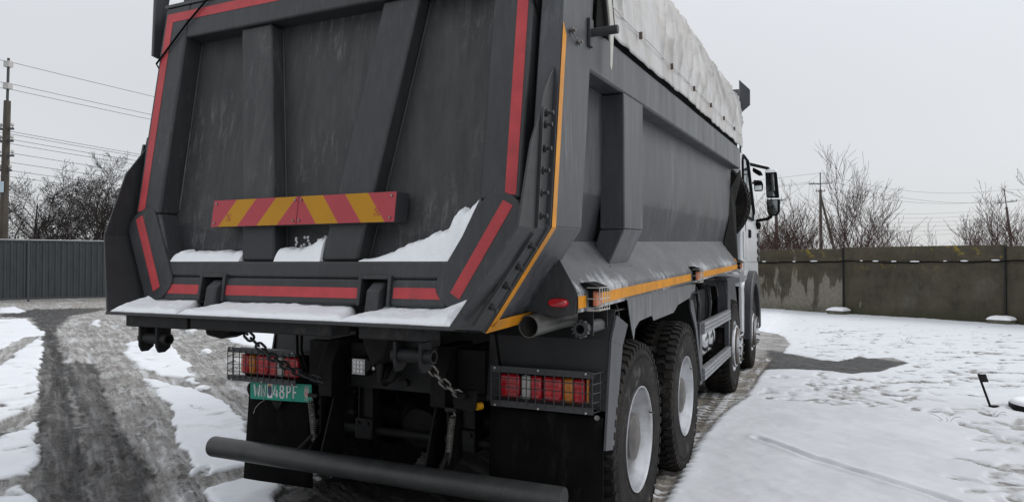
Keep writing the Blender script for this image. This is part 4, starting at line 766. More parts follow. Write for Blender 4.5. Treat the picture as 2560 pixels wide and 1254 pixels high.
# ---- mudguards -------------------------------------------------
for s in (1, -1):
    mg = MB()
    rear = [(-.25, 1.30), (-.44, 1.285), (-.465, 1.262), (-.555, 1.148), (-.60, .80)]       # y,z outline of the rear sheet
    for (a, b) in zip(rear[1:-1], rear[2:]):
        q4 = [V3(s * .60, a[0], a[1]), V3(s * 1.268, a[0], a[1]), V3(s * 1.268, b[0], b[1]), V3(s * .60, b[0], b[1])]; mg.hexa(q4, [p + V3(0, .006, -.001) for p in q4])
    mg.bb(min(s * .60, s * 1.268), max(s * .60, s * 1.268), -.44, 2.0, 1.285, 1.291)
    fr_ = [(1.55, 1.283), (1.80, 1.17), (2.05, .66)]
    for a, b in zip(fr_, fr_[1:]):
        q4 = [V3(s * .60, a[0], a[1]), V3(s * 1.268, a[0], a[1]), V3(s * 1.268, b[0], b[1]), V3(s * .60, b[0], b[1])]; mg.hexa(q4, [p + V3(0, -.006, -.001) for p in q4])
    mo = mg.build('mudguard', mat('mudguard_sheet', (.020, .021, .023), .6, col2=(.03, .03, .031), nscale=6) if 'mudguard_sheet' not in bpy.data.materials else bpy.data.materials['mudguard_sheet'], truck)
    lp = MB()
    for q4 in ([(-.465, 1.268), (-.25, 1.203), (-.355, 1.10), (-.559, 1.148)], [(-.559, 1.147), (-.355, 1.099), (-.516, .593), (-.662, .622)]):
        lp.prism([V3(s * 1.272, y, z) for y, z in q4], (s * .012, 0, 0))
    lp.build('mudguard_edge', M['side'], mo); lp = MB()
    lp.prism([V3(s * 1.272, y, z) for y, z in ((1.60, 1.24), (1.72, 1.24), (1.90, 1.02), (2.14, .55), (2.10, .53), (1.83, 1.0), (1.62, 1.17))], (s * .012, 0, 0))
    lp.build('mudguard_edge', M['side'], mo)
    if s < 0: mo.location = (.075, .30, 0)
    fp = MB(); fp.prism([V3(s * 1.286, y, z) for y, z in ((-.28, 1.335), (-.20, 1.18), (-.15, 1.11), (-.12, 1.17), (-.02, 1.205), (.28, 1.215), (.33, 1.18), (.93, 1.19), (1.08, 1.235), (1.55, 1.265), (1.62, 1.30), (1.78, 1.31), (1.80, 1.36))], (s * .004, 0, 0))
    q4 = [V3(s * 1.286, -.28, 1.335), V3(s * 1.286, 1.80, 1.36), V3(s * 1.235, 1.80, 1.378), V3(s * 1.235, -.28, 1.355)]; fp.hexa(q4, [p + V3(0, 0, .004) for p in q4])
    fp.build('mudguard_skirt', M['skirt'], mo, smooth=False)
    x0, x1 = (.640, 1.262) if s > 0 else (-1.175, -.63)
    fl = MB(); n = 10; vs = []
    for i in range(n + 1):
        z = .775 - .58 * i / n + (.04 if s < 0 else 0)
        for j in range(9):
            x = x0 + (x1 - x0) * j / 8; sh = 0 if s > 0 else -.06 * (i / n) * (j == 0)
            vs.append((x + (0 if s > 0 else .02 * (1 - i / n) * (1 - j / 8)), (-.635 if s > 0 else -.55) + .012 * math.sin(x * 7) * i / n - .015 * i / n, z - (.09 if s < 0 else 0)))
    fl.raw(vs, [(i * 9 + j, i * 9 + j + 1, (i + 1) * 9 + j + 1, (i + 1) * 9 + j) for i in range(n) for j in range(8)]); f = fl.build('mud_flap', M['rubber'], truck); f.modifiers.new('s', 'SOLIDIFY').thickness = .008
MB().tube([V3(1.235, -.645, .775), V3(1.235, -.652, .775)], .013, 14).build('flap_washer', M['steel'], truck)
MB().tube([V3(1.235, -.652, .775), V3(1.235, -.658, .775)], .007, 6).build('flap_bolt', M['steel'], truck)
# ---- tail lamps -------------------------------------------------
def tail_lamp(s):
    X = lambda a, b: (min(s * a, s * b), max(s * a, s * b))
    b = MB(); b.bb(*X(.665, 1.165), -.585, -.54, .812, .965); lo = b.build('tail_lamp', M['black'], truck, bevel=.008)
    segs = [(.690, .800, 'lred'), (.810, .862, 'lwhite'), (.863, .925, 'lred'), (.935, 1.036, 'lred'), (1.046, 1.098, 'lamb'), (1.099, 1.156, 'lred')]
    for a, c, m in segs:
        l = MB(); l.bb(*X(a, c), -.618, -.586, .826, .952); l.build('lamp_lens', M[m], lo, bevel=.012)
        # painted glow spot on the lens face
    MB().tube([V3(s * .968, -.6185, .872), V3(s * .968, -.6215, .872)], .016, 16).build('painted_glow_disc', M['lred2'], lo)  # brighter red disc painted as the lamp's glow spot; emits nothing
    MB().bb(*X(1.166, 1.175), -.60, -.56, .835, .95).build('side_lens', M['lamb'], lo)
    for a in (.805, 1.041): MB().tube([V3(s * a, -.600, .838), V3(s * a, -.606, .838)], .005, 8).build('screw', M['steel'], lo)
    cg = MB(); y = -.668
    for z0, z1 in ((.968, 1.000), (.790, .820)):
        cg.bb(*X(.659, 1.222), y, y + .004, z0, z1)
        cg.hexa([V3(s * .659, y + .004, z0 if z0 > .9 else z1), V3(s * 1.222, y + .004, z0 if z0 > .9 else z1), V3(s * 1.222, -.55, .985 if z0 > .9 else .805), V3(s * .659, -.55, .985 if z0 > .9 else .805)], [V3(s * .659, y + .004, (z0 if z0 > .9 else z1) + .003), V3(s * 1.222, y + .004, (z0 if z0 > .9 else z1) + .003), V3(s * 1.222, -.55, .988 if z0 > .9 else .808), V3(s * .659, -.55, .988 if z0 > .9 else .808)])
    (cg.bb(*X(1.19, 1.268), -.556, -.552, .80, 1.0) if s > 0 else None); co = cg.build('lamp_cage_frame', M['plastic'], lo)
    wv = MB()
    for i in range(12): x = s * (.663 + .0505 * i); wv.tube([V3(x, y - .003, .805), V3(x, y - .003, .985)], .0026, 6)
    wv.build('cage_wires_upright', M['plastic'], lo)
    for z in (.849, .894, .940): MB().tube([V3(s * .660, y - .004, z), V3(s * 1.222, y - .004, z), V3(s * 1.262, -.565, z + .004)], .0026, 6).build('cage_wire', M['plastic'], lo)
    for z in (.800, .990): MB().tube([V3(s * 1.218, y, z), V3(s * 1.265, -.56, z + .004)], .0026, 6).build('cage_wire', M['plastic'], lo)
    MB().tube([V3(s * 1.240, -.61, .80), V3(s * 1.240, -.61, .99)], .0026, 6).build('cage_wire', M['plastic'], lo)
    for x in (.685, .93, 1.185):
        for z in (.990, .797): MB().tube([V3(s * x, y - .001, z), V3(s * x, y - .006, z)], .0055, 8).build('screw', M['lwhite'], lo)
    for z in (.975, .85): MB().tube([V3(s * 1.25, -.560, z), V3(s * 1.25, -.568, z)], .0055, 8).build('screw', M['lwhite'], lo)
    k = MB(); k.bb(*X(.40, .70), -.55, -.50, .86, .96); k.build('lamp_bracket', M['black'], truck, bevel=.004)
    k = MB(); k.bb(*X(.5, 1.2), -.545, -.50, .78, .81); k.build('flap_bar', M['black'], truck)
tail_lamp(1); tail_lamp(-1)
# ---- number plate -------------------------------------------------
q4 = [V3(-1.112, -.585, .664), V3(-.610, -.585, .680), V3(-.610, -.585, .792), V3(-1.112, -.585, .777)]
npb = MB(); npb.hexa(q4, [p + V3(0, .004, 0) for p in q4]); npl = npb.build('number_plate', M['green'], truck, bevel=.002)
k = MB(); k.tube([V3(-1.10, -.575, .722), V3(-1.10, -.56, .722)], .05, 20); k.build('plate_backing', M['black'], truck); k = MB(); k.prism([V3(-.95, -.578, .68), V3(-.84, -.578, .68), V3(-.87, -.578, .63), V3(-.895, -.578, .615), V3(-.92, -.578, .63)], (0, .01, 0)); k.build('plate_holder', M['black'], truck)
slope = (.680 - .664) / .502
def plate_pt(u, w): return V3(-1.112 + u, -.5862, .664 + slope * u + w)
def stroke_text(chars, u0, adv, H, wd):
    SEG = {'W': [[(0, 1), (.22, 0), (.5, .75), (.78, 0), (1, 1)]], 'N': [[(0, 0), (0, 1), (1, 0), (1, 1)]], '4': [[(.72, 0), (.72, .62)], [(1, .22), (0, .22), (.42, 1)]],
           '8': [[(.5, .54), (.12, .64), (.12, .9), (.35, 1), (.65, 1), (.88, .9), (.88, .64), (.5, .54), (.03, .42), (.03, .12), (.3, 0), (.7, 0), (.97, .12), (.97, .42), (.5, .54)]],
           'P': [[(0, 0), (0, 1), (.65, 1), (.95, .88), (.95, .6), (.65, .47), (0, .47)]], 'F': [[(0, 0), (0, 1), (.95, 1)], [(0, .5), (.8, .5)]]}
    for ch, (ua, ub) in zip(chars, u0):
        b = MB()
        for pl in SEG[ch]: b.tube([plate_pt(ua + a * (ub - ua), .020 + c * H) for a, c in pl], .0058, 6)
        b.build('plate_letter', M['white'], npl)
stroke_text('WN48PF', ((.038, .085), (.099, .131), (.200, .236), (.252, .284), (.310, .338), (.361, .393)), 0, .075, 0)
k = MB(); k.hexa([plate_pt(.147, .014), plate_pt(.189, .014), plate_pt(.189, .102), plate_pt(.147, .102)], [plate_pt(.147, .014) - V3(0, .001, 0), plate_pt(.189, .014) - V3(0, .001, 0), plate_pt(.189, .102) - V3(0, .001, 0), plate_pt(.147, .102) - V3(0, .001, 0)]); k.build('crest_ground', M['white'], npl, smooth=False)
k = MB(); sh = [(.152, .086), (.152, .045), (.159, .031), (.168, .023), (.177, .031), (.184, .045), (.184, .086)]; k.prism([plate_pt(a, b) - V3(0, .0012, 0) for a, b in sh], (0, -.0008, 0)); k.build('crest_shield', M['crest'], npl, smooth=False)
k = MB(); k.prism([plate_pt(a, b) - V3(0, .0022, 0) for a, b in ((.156, .086), (.154, .099), (.162, .092), (.168, .101), (.174, .092), (.182, .099), (.180, .086))], (0, -.0008, 0)); k.build('crest_crown', M['wyel'], npl, smooth=False)
k = MB(); k.prism([plate_pt(a, b) - V3(0, .0002, 0) for a, b in ((.447, .088), (.447, .045), (.454, .030), (.465, .022), (.476, .030), (.483, .045), (.483, .088))], (0, -.0008, 0)); k.build('seal_shield', M['lwhite'], npl, smooth=False)
k = MB(); c = plate_pt(.465, .052) - V3(0, .0012, 0); k.tube([c, c - V3(0, .0008, 0)], .0155, 20); k.build('seal_disc', M['seal'], npl, smooth=False)
for w in (.013, .094):
    for j in range(7): k = MB(); k.hexa([plate_pt(.447 + j * .0053, w), plate_pt(.4508 + j * .0053, w), plate_pt(.4508 + j * .0053, w + .007), plate_pt(.447 + j * .0053, w + .007)], [plate_pt(.447 + j * .0053, w) - V3(0, .0006, 0), plate_pt(.4508 + j * .0053, w) - V3(0, .0006, 0), plate_pt(.4508 + j * .0053, w + .007) - V3(0, .0006, 0), plate_pt(.447 + j * .0053, w + .007) - V3(0, .0006, 0)]); k.build('small_print', M['lwhite'], npl, smooth=False)
MB().tube([plate_pt(.115, .10) - V3(0, .01, 0), plate_pt(.118, .05) - V3(0, .012, 0), plate_pt(.128, -.003) - V3(0, .008, 0), plate_pt(.10, -.02) - V3(0, .02, 0), plate_pt(.075, -.05) - V3(0, .03, 0), plate_pt(.06, -.085) - V3(0, .03, 0)], .0016, 6).build('cable_tie', M['pale'], npl)
MB().tube([plate_pt(.352, .12) - V3(0, .006, 0), plate_pt(.352, .0) - V3(0, .006, 0)], .0022, 6).build('cable_tie', M['green'], npl)
# ---- chains -------------------------------------------------
def link_mb(Lh=.030, Wd=.018, r=.0072):
    pts = []
    for k in range(9): a = -math.pi / 2 + math.pi * k / 8; pts.append(V3(Lh - Wd + Wd * math.cos(a) + .004, Wd * math.sin(a), 0))
    for k in range(9): a = math.pi / 2 + math.pi * k / 8; pts.append(V3(-(Lh - Wd) + Wd * math.cos(a) - .004, Wd * math.sin(a), 0))
    seg = 8; vs = []; n = len(pts)
    for i, p in enumerate(pts):
        t = (pts[(i + 1) % n] - pts[i - 1]).normalized(); u = V3(0, 0, 1); q = t.cross(u)
        for k in range(seg): a = 2 * math.pi * k / seg; vs.append(p + (q * math.cos(a) + u * math.sin(a)) * r)
    m = MB(); m.raw(vs, [(i * seg + k, i * seg + (k + 1) % seg, ((i + 1) % n) * seg + (k + 1) % seg, ((i + 1) % n) * seg + k) for i in range(n) for k in range(seg)]); return m
def chain(pts, mt, sc=1.0):
    ln = link_mb(.0285 * sc, .0175 * sc, .0072 * sc).build('chain', mt, truck, angle=60); pts = [Vector(p) for p in pts]
    cum = [0]
    for a, b in zip(pts, pts[1:]): cum.append(cum[-1] + (b - a).length)
    step = .0505 * sc; k = 0; first = True; d = .0
    while d < cum[-1]:
        i = max(j for j in range(len(pts)) if cum[j] <= d + 1e-9); i = min(i, len(pts) - 2); t = (d - cum[i]) / (cum[i + 1] - cum[i]); p = pts[i].lerp(pts[i + 1], t); dr = (pts[i + 1] - pts[i]).normalized()
        q = dr.to_track_quat('X', 'Z') @ Quaternion((1, 0, 0), R_(25 + 90 * (k % 2))); Mx = Matrix.Translation(p) @ q.to_matrix().to_4x4()
        if first: ln.matrix_local = Mx; base = Mx.inverted(); first = False
        else: o = bpy.data.objects.new('link', ln.data); COL.objects.link(o); o.parent = ln; o.matrix_local = base @ Mx
        d += step; k += 1
def sagc(a, b, sag, n=14): a = Vector(a); b = Vector(b); return [a.lerp(b, i / n) - V3(0, 0, sag * 4 * (i / n) * (1 - i / n)) for i in range(n + 1)]
chain(sagc((-.515, -1.22, 1.185), (-.475, -.78, .885), .035), M['plastic'])
chain(sagc((-.475, -.78, .885), (-.40, -.72, .85), .0, 4), M['plastic'])
chain(sagc((.33, -1.0, 1.165), (.46, -1.02, 1.075), .0, 4) + sagc((.46, -1.02, 1.075), (.560, -.83, .868), .02)[1:], M['steel'])
k = MB(); k.prism([V3(.50, -.80, .88), V3(.64, -.80, .89), V3(.64, -.80, .80), V3(.62, -.80, .77), V3(.51, -.80, .79)], (0, .03, 0)); k.tube([V3(.575, -.80, .86), V3(.575, -.84, .86)], .022, 6); k.build('chain_anchor', M['black'], truck, bevel=.004)
MB().tube([V3(.640, -.79, .805), V3(.652, -.76, .805)], .019, 16).build('yellow_cap', M['wyel'], truck)
k = MB(); k.prism([V3(-.66, -1.35, 1.22), V3(-.46, -1.35, 1.22), V3(-.48, -1.35, 1.17), V3(-.54, -1.35, 1.15), V3(-.64, -1.35, 1.165)], (0, .12, 0)); k.build('chain_bracket', M['black'], truck, bevel=.01)
k = MB(); k.prism([V3(.30, -1.3, 1.2), V3(.46, -1.3, 1.2), V3(.42, -1.3, 1.1), V3(.36, -1.3, 1.06)], (0, .2, 0)); k.build('body_pivot', M['black'], truck, bevel=.006)
# ---- right hand side equipment -------------------------------------------------
for s in (1, -1):
    X = lambda a, b: (min(s * a, s * b), max(s * a, s * b))
    g = MB(); g.bb(*X(1.20, 1.25), 2.24, 2.36, .467, 1.01); go_ = g.build('side_guard', M['side'], truck, bevel=.004); g = MB(); g.bb(*X(1.20, 1.25), 4.15, 4.24, .50, 1.01); g.build('guard_post', M['side'], go_, bevel=.004)
    for z0, z1 in ((.90, 1.008), (.49, .60)):
        r = MB(); zs = [z0, z0 + (z1 - z0) * .30, z0 + (z1 - z0) * .36, z0 + (z1 - z0) * .64, z0 + (z1 - z0) * .70, z1]
        r.bb(*X(1.225, 1.262), 2.36, 4.15, z0, z1); r.bb(*X(1.262, 1.272), 2.36, 4.15, zs[0] + .004, zs[1]); r.bb(*X(1.262, 1.272), 2.36, 4.15, zs[2], zs[3]); r.bb(*X(1.262, 1.272), 2.36, 4.15, zs[4], zs[5] - .004); r.build('guard_rail', M['alu'], go_)
    for i, y in enumerate((3.52, 3.86, 4.20)):
        a = MB(); a.lathe([(.55, 0), (.55, .15), (1.03, .162), (1.07, .155), (1.10, .125), (1.12, .07), (1.125, 0)], (0, y, .715), 32); o = a.build('air_tank', M['chrome'], truck)
        if s < 0: o.scale = (-1, 1, 1)
    t = MB(); t.prism([V3(s * .55, y, z) for y, z in ((2.6, .92), (4.1, .92), (4.1, 1.15), (4.02, 1.22), (3.9, 1.25), (2.8, 1.25), (2.68, 1.22), (2.6, 1.15))], (s * .48, 0, 0)); to = t.build('oil_tank', M['chassis'], truck, bevel=.01)
    for y in (2.75, 3.25, 3.95):
        b = MB(); b.tube([V3(s * 1.05, y, .80), V3(s * 1.075, y, 1.10), V3(s * 1.05, y, 1.24), V3(s * .95, y, 1.30), V3(s * .6, y, 1.31)], .022, 8); b.build('tank_strap', M['gate'], to)
    b = MB(); b.bb(*X(1.12, 1.235), 4.18, 4.30, .80, 1.33); b.bb(*X(1.10, 1.238), 4.10, 5.1, 1.335, 1.36); b.prism([V3(s * 1.22, y, z) for y, z in ((4.30, 1.33), (5.1, 1.36), (5.1, 1.30), (4.42, 1.26), (4.42, 1.0), (4.30, .95))], (s * .015, 0, 0)); b.build('step_frame', M['side'], truck, bevel=.004)
    b = MB(); b.prism([V3(s * 1.20, y, z) for y, z in ((4.45, 1.26), (5.05, 1.30), (5.4, .86), (5.1, .84), (4.45, .95))], (s * .008, 0, 0)); b.build('arch_panel', M['plastic'], truck)
    b = MB()
    arcp = [(5.62 - .70 * math.cos(R_(a)) * (1 if a < 90 else 1), .48 + .72 * math.sin(R_(a))) for a in range(20, 1, -5)]
    b.prism([V3(s * 1.245, y, z) for y, z in ((5.55, .56), (5.50, 1.22), (5.58, 1.26), (5.70, 1.24), (5.76, 1.10), (5.72, .60))], (-s * .045, 0, 0)); b.build('wheel_arch_flap', M['cab'], truck, bevel=.01); b = MB(); b.bb(*X(.80, 1.20), 5.66, 5.70, .60, 1.22); b.build('wheel_arch_back', M['tyre'], truck)
    b = MB(); b.tube([V3(s * .9, 4.3, 1.39), V3(s * 1.15, 4.6, 1.39), V3(s * 1.22, 5.1, 1.38)], .045, 14); b.bb(*X(1.08, 1.27), 5.1, 5.5, 1.28, 1.44); b.tube([V3(s * 1.2, 5.5, 1.36), V3(s * 1.22, 5.8, 1.34)], .06, 14); b.build('air_filter', M['alu'], truck, bevel=.01)
# ---- cab -------------------------------------------------------
def cabx(z): return 1.205 - max(0, z - 2.15) * .012
prof = [(5.95, 1.30), (5.90, 1.75), (5.90, 3.06), (7.10, 3.06), (8.12, 2.15), (8.22, 1.5), (8.22, 1.0), (7.4, 1.0), (7.35, 1.30)]
cb = MB(); n = len(prof); cb.raw([(cabx(z), y, z) for y, z in prof] + [(-cabx(z), y, z) for y, z in prof], [list(range(n)), list(range(2 * n - 1, n - 1, -1))] + [(i, (i + 1) % n, (i + 1) % n + n, i + n) for i in range(n)])
cab = cb.build('cab', M['cab'], truck, bevel=.03)
rf = MB(); rf.hexa([V3(-1.19, 5.91, 3.065), V3(1.19, 5.91, 3.065), V3(1.19, 7.06, 3.065), V3(-1.19, 7.06, 3.065)], [V3(-1.06, 6.0, 3.31), V3(1.06, 6.0, 3.31), V3(1.06, 6.85, 3.27), V3(-1.06, 6.85, 3.27)]); rf.build('cab_roof', M['cab'], cab, bevel=.03)
for s in (1, -1):
    def cpnt(y, z, o=.004): return V3(s * (cabx(z) + o), y, z)
    d = MB(); d.prism([cpnt(y, z) for y, z in ((6.35, 1.55), (6.35, 2.12), (7.85, 2.12), (7.9, 1.55))], (s * .006, 0, 0)); d.build('door_panel', M['cab'], cab, bevel=.003)
    d = MB(); d.prism([cpnt(y, z, .006) for y, z in ((6.02, 2.22), (6.02, 2.90), (6.12, 2.97), (6.50, 2.97), (6.62, 2.92), (7.32, 2.30), (7.26, 2.22))], (s * .004, 0, 0)); d.build('door_window', M['glass'], cab)
    d = MB(); d.tube([cpnt(5.99, 2.2, .012), cpnt(5.99, 2.94, .012), cpnt(6.10, 3.03, .012), cpnt(6.52, 3.03, .012), cpnt(6.65, 2.96, .012), cpnt(7.38, 2.30, .012), cpnt(7.28, 2.19, .012), cpnt(5.99, 2.2, .012)], .016, 8); d.build('window_seal', M['rubber'], cab)
    d = MB(); d.prism([cpnt(y, z, .01) for y, z in ((6.62, 3.04), (6.70, 3.02), (7.46, 2.36), (7.44, 2.28), (7.36, 2.34))], (s * .02, 0, 0)); d.build('a_pillar_trim', M['rubber'], cab, bevel=.004)
    d = MB(); d.bb(*((s * 1.21, s * 1.235) if s > 0 else (s * 1.235, s * 1.21)), 6.60, 6.85, 1.90, 2.02); d.build('door_handle', M['rubber'], cab, bevel=.012)
    d = MB(); d.bb(*((1.211, 1.216) if s > 0 else (-1.216, -1.211)), 6.0, 6.28, 1.60, 1.98); d.build('locker_flap', M['cab'], cab, bevel=.012)
    for zz in (1.55, 1.68, 1.81, 1.94): d = MB(); d.prism([cpnt(y, z, .0) for y, z in ((8.0, zz), (8.2, zz + .03), (8.2, zz + .10), (8.0, zz + .07))], (s * .03, 0, 0)); d.build('air_vent', M['plastic'], cab)
    # front wheel arch
    fn_ = MB(); out = []; inn = []
    for a in range(-8, 186, 8): out.append((6.80 - .78 * math.cos(R_(a)), .60 + .82 * math.sin(R_(a)))); inn.append((6.80 - .62 * math.cos(R_(a)), .58 + .66 * math.sin(R_(a))))
    m_n = len(out); ring = [(y, z) for y, z in out] + [(y, z) for y, z in inn[::-1]]
    vs = [(s * 1.30, y, z) for y, z in out] + [(s * 1.30, y, z) for y, z in inn] + [(s * .95, y, z) for y, z in out] + [(s * .95, y, z) for y, z in inn]
    fs = []
    for i in range(m_n - 1): fs += [(i, i + 1, m_n + i + 1, m_n + i), (2 * m_n + i, 2 * m_n + i + 1, i + 1, i), (m_n + i, m_n + i + 1, 3 * m_n + i + 1, 3 * m_n + i), (3 * m_n + i, 3 * m_n + i + 1, 2 * m_n + i + 1, 2 * m_n + i)]
    fn_.raw(vs, fs); fn_.build('front_fender', M['plastic'], cab, bevel=.015)
    # mirrors
    mh = MB(); mh.prism([V3(s * 1.345, 7.93, 3.0), V3(s * 1.52, 7.93, 3.0), V3(s * 1.555, 7.93, 2.58), V3(s * 1.36, 7.93, 2.59)], (0, .10, 0)); mo = mh.build('mirror', M['rubber'], cab, bevel=.02)
    MB().prism([V3(s * 1.352, 7.925, 2.975), V3(s * 1.475, 7.925, 2.975), V3(s * 1.495, 7.925, 2.605), V3(s * 1.367, 7.925, 2.605)], (0, .004, 0)).build('mirror_glass', M['mirror'], cab)
    mh = MB(); mh.prism([V3(s * 1.36, 7.93, 2.56), V3(s * 1.565, 7.93, 2.56), V3(s * 1.565, 7.93, 2.36), V3(s * 1.52, 7.93, 2.29), V3(s * 1.41, 7.93, 2.29), V3(s * 1.37, 7.93, 2.36)], (0, .09, 0)); mh.build('wide_angle_mirror', M['rubber'], cab, bevel=.02)
    MB().prism([V3(s * 1.372, 7.925, 2.545), V3(s * 1.53, 7.925, 2.545), V3(s * 1.53, 7.925, 2.36), V3(s * 1.50, 7.925, 2.31), V3(s * 1.42, 7.925, 2.31), V3(s * 1.385, 7.925, 2.36)], (0, .004, 0)).build('wide_mirror_glass', M['mirror'], cab)
    MB().tube([V3(s * 1.10, 7.10, 3.06), V3(s * 1.22, 7.7, 3.09), V3(s * 1.38, 7.98, 3.07), V3(s * 1.44, 7.98, 3.0)], .026, 8).build('mirror_arm', M['rubber'], cab)
    MB().tube([V3(s * 1.44, 7.98, 2.29), V3(s * 1.38, 7.99, 2.25), V3(s * 1.22, 7.95, 2.22), V3(s * 1.18, 7.9, 2.17)], .026, 8).build('mirror_arm', M['rubber'], cab)
    MB().bb(*((1.18, 1.27) if s > 0 else (-1.27, -1.18)), 7.86, 8.0, 2.08, 2.19).build('arm_foot', M['rubber'], cab, bevel=.02)
    km = MB(); km.prism([V3(s * 1.16, 7.9, 3.09), V3(s * 1.28, 7.9, 3.02), V3(s * 1.30, 7.9, 2.97), V3(s * 1.24, 7.9, 2.965), V3(s * 1.15, 7.9, 3.03)], (0, .2, 0)); km.build('kerb_mirror', M['rubber'], cab, bevel=.01)
    km = MB(); km.prism([V3(s * 1.13, 8.3, 2.93), V3(s * 1.26, 8.3, 2.91), V3(s * 1.28, 8.3, 2.85), V3(s * 1.27, 8.3, 2.74), V3(s * 1.14, 8.3, 2.74)], (0, .09, 0)); km.build('front_mirror', M['rubber'], cab, bevel=.015)
    MB().bb(*((1.15, 1.26) if s > 0 else (-1.26, -1.15)), 8.295, 8.30, 2.755, 2.83).build('front_mirror_glass', M['mirror'], cab)
    MB().tube([V3(s * 1.02, 7.6, 2.6), V3(s * 1.1, 8.2, 2.86), V3(s * 1.2, 8.35, 2.90)], .02, 8).build('mirror_arm', M['rubber'], cab)
MB().prism([V3(-1.1, 7.02, 3.14), V3(1.14, 7.02, 3.14), V3(1.14, 7.40, 3.02), V3(-1.1, 7.40, 3.02)], (0, .01, .02)).build('sun_visor', M['rubber'], cab)
MB().prism([V3(-1.05, 8.10, 2.20), V3(1.05, 8.10, 2.20), V3(.98, 7.15, 3.03), V3(-.98, 7.15, 3.03)], (0, .012, .006)).build('windscreen', M['glass'], cab)
MB().bb(-1.15, 1.15, 8.2, 8.3, .45, 1.35).build('front_bumper', M['plastic'], cab, bevel=.03)
# ================================================================ snow lying on the truck
def snow_strip(name, label, top, nu, nv, grp='snow lying on the truck'):
    """top(u,v)->(point, thickness, direction): closed lump between the surface it lies on and its own top"""
    m = MB(); T = []; B_ = []
    for i in range(nu + 1):
        for j in range(nv + 1):
            p, t = top(i / nu, j / nv); k_ = .0045 * N1(p[0] * 55, p[1] * 55, 91, 3) * min(1, t / .01) if label else 0; T.append((p[0] + k_ * .8, p[1] + k_ * 1.5, p[2] + t + k_)); B_.append((p[0], p[1], p[2] - .004))
    n = nv + 1; k = len(T); m.v = T + B_
    for i in range(nu):
        for j in range(nv): a = i * n + j; m.f += [(a, a + 1, a + n + 1, a + n), (k + a, k + a + n, k + a + n + 1, k + a + 1)]
    for i in range(nu): a = i * n; b = i * n + nv; m.f += [(a, a + n, k + a + n, k + a), (b, k + b, k + b + n, b + n)]
    for j in range(nv): a = j; b = nu * n + j; m.f += [(a, k + a, k + a + 1, a + 1), (b, b + 1, k + b + 1, k + b)]
    o = m.build(name, M['snow'], None, angle=70); tag(o, label, 'snow', grp, 'stuff'); return o
sc1 = lambda a: np.array([a], float)
def N1(x, y, s=0, o=4): return float(fbm(sc1(x), sc1(y), s, o)[0])
def lip_snow(x0, x1, name_label, seed, cutL, cutR):
    def f(u, v):
        x = x0 + (x1 - x0) * u; yb = -1.636 + .022 * N1(x * 9, 1, seed) + .012 * N1(x * 40, 4, seed) ; yf = -1.40 + .0 * v
        if cutL: x += (.06 * v ** 2 + .02 * v) * (1 - u) ** 3 * 1.0
        if cutR: x -= (.10 * v ** 1.5) * u ** 3
        y = yb + (yf - yb) * v; e = min(1, min(u, 1 - u) * (x1 - x0) / .035); eb = min(1, v / .10)
        t = (.020 + .034 * v + .022 * N1(x * 6, y * 6, seed + 3) + .008 * N1(x * 30, y * 30, seed + 5)) * (e ** .5) * (eb ** .5)
        if not cutR and x0 > 0: t += .075 * ss(sc1(x), .80, 1.02)[0] * v
        if not cutL and x0 < 0 and x1 < 0: t += .045 * ss(sc1(-x), .85, 1.0)[0] * v
        lim = .985 + (.027 * (y + 1.655) / .25) + .55 * max(0, t - .01)
        x = max(-lim, min(lim, x))
        return (x, y, 1.297), max(t, .0)
    snow_strip('snow', name_label, f, 90, 26)
lip_snow(-.972, -.515, 'snow ridge on the left end of the rear lip, left of the left hook slot', 11, False, True)
lip_snow(-.50, .455, 'long snow ridge on the middle of the rear lip below the tailgate', 23, True, True)
lip_snow(.44, .975, 'snow ridge on the right end of the rear lip beside the yellow stripe', 37, True, False)
def ledge_snow(xa, xb, hf, label, seed):
    m = MB(); nu, nv = 110, 14; fr = []
    for i in range(nu + 1):
        x = xa + (xb - xa) * i / nu; h, base = hf(x); h = max(.001, h * (1 + .30 * N1(x * 14, 2, seed) + .35 * N1(x * 45, 5, seed + 1)))
        for j in range(nv + 1):
            v = j / nv     # 0 front bottom, up over the top to the back panel
            d = v * .105; zz = h * (1 - (1 - min(1, v * 2.0)) ** 2.2) * (.80 + .20 * v); nz = .006 * N1(x * 30, v * 6, seed + 2)
            y0 = G(x, base).y + .006
            fr.append((x, y0 + d * (1.0 if j else 1) + nz, base + .001 + zz + nz * (j > 0)))
        fr.append((x, G(x, base).y + .112, base - .002)); fr.append((x, G(x, base).y + .004, base - .002))
    n = nv + 3; m.v = fr
    for i in range(nu):
        for j in range(n): a = i * n + j; b = i * n + (j + 1) % n; m.f.append((a, b, b + n, a + n))
    m.f += [list(range(n)), [nu * n + k for k in range(n)][::-1]]
    o = m.build('snow', M['snow'], None, angle=70); tag(o, label, 'snow', 'snow lying on the truck', 'stuff')
ledge_snow(-.832, -.354, lambda x: (.052, 1.546), 'low snow bank on the left tailgate ledge, left of the left rib', 51)
ledge_snow(-.128, .150, lambda x: (.062 + .06 * ss(sc1(x), 0, .16)[0], 1.546), 'snow bank on the tailgate ledge between the two slanted ribs', 57)
def rightledge(x):
    base = 1.546 + max(0, x - .842) / .113 * .25
    top = 1.555 + .10 * ss(sc1(x), .38, .72)[0] + .055 * ss(sc1(x), .68, .86)[0] + max(0, x - .80) / .15 * .115
    return (max(.002, top - base), base)
ledge_snow(.372, .955, rightledge, 'large snow bank climbing the right corner of the tailgate ledge', 63)
rs = random.Random(5)
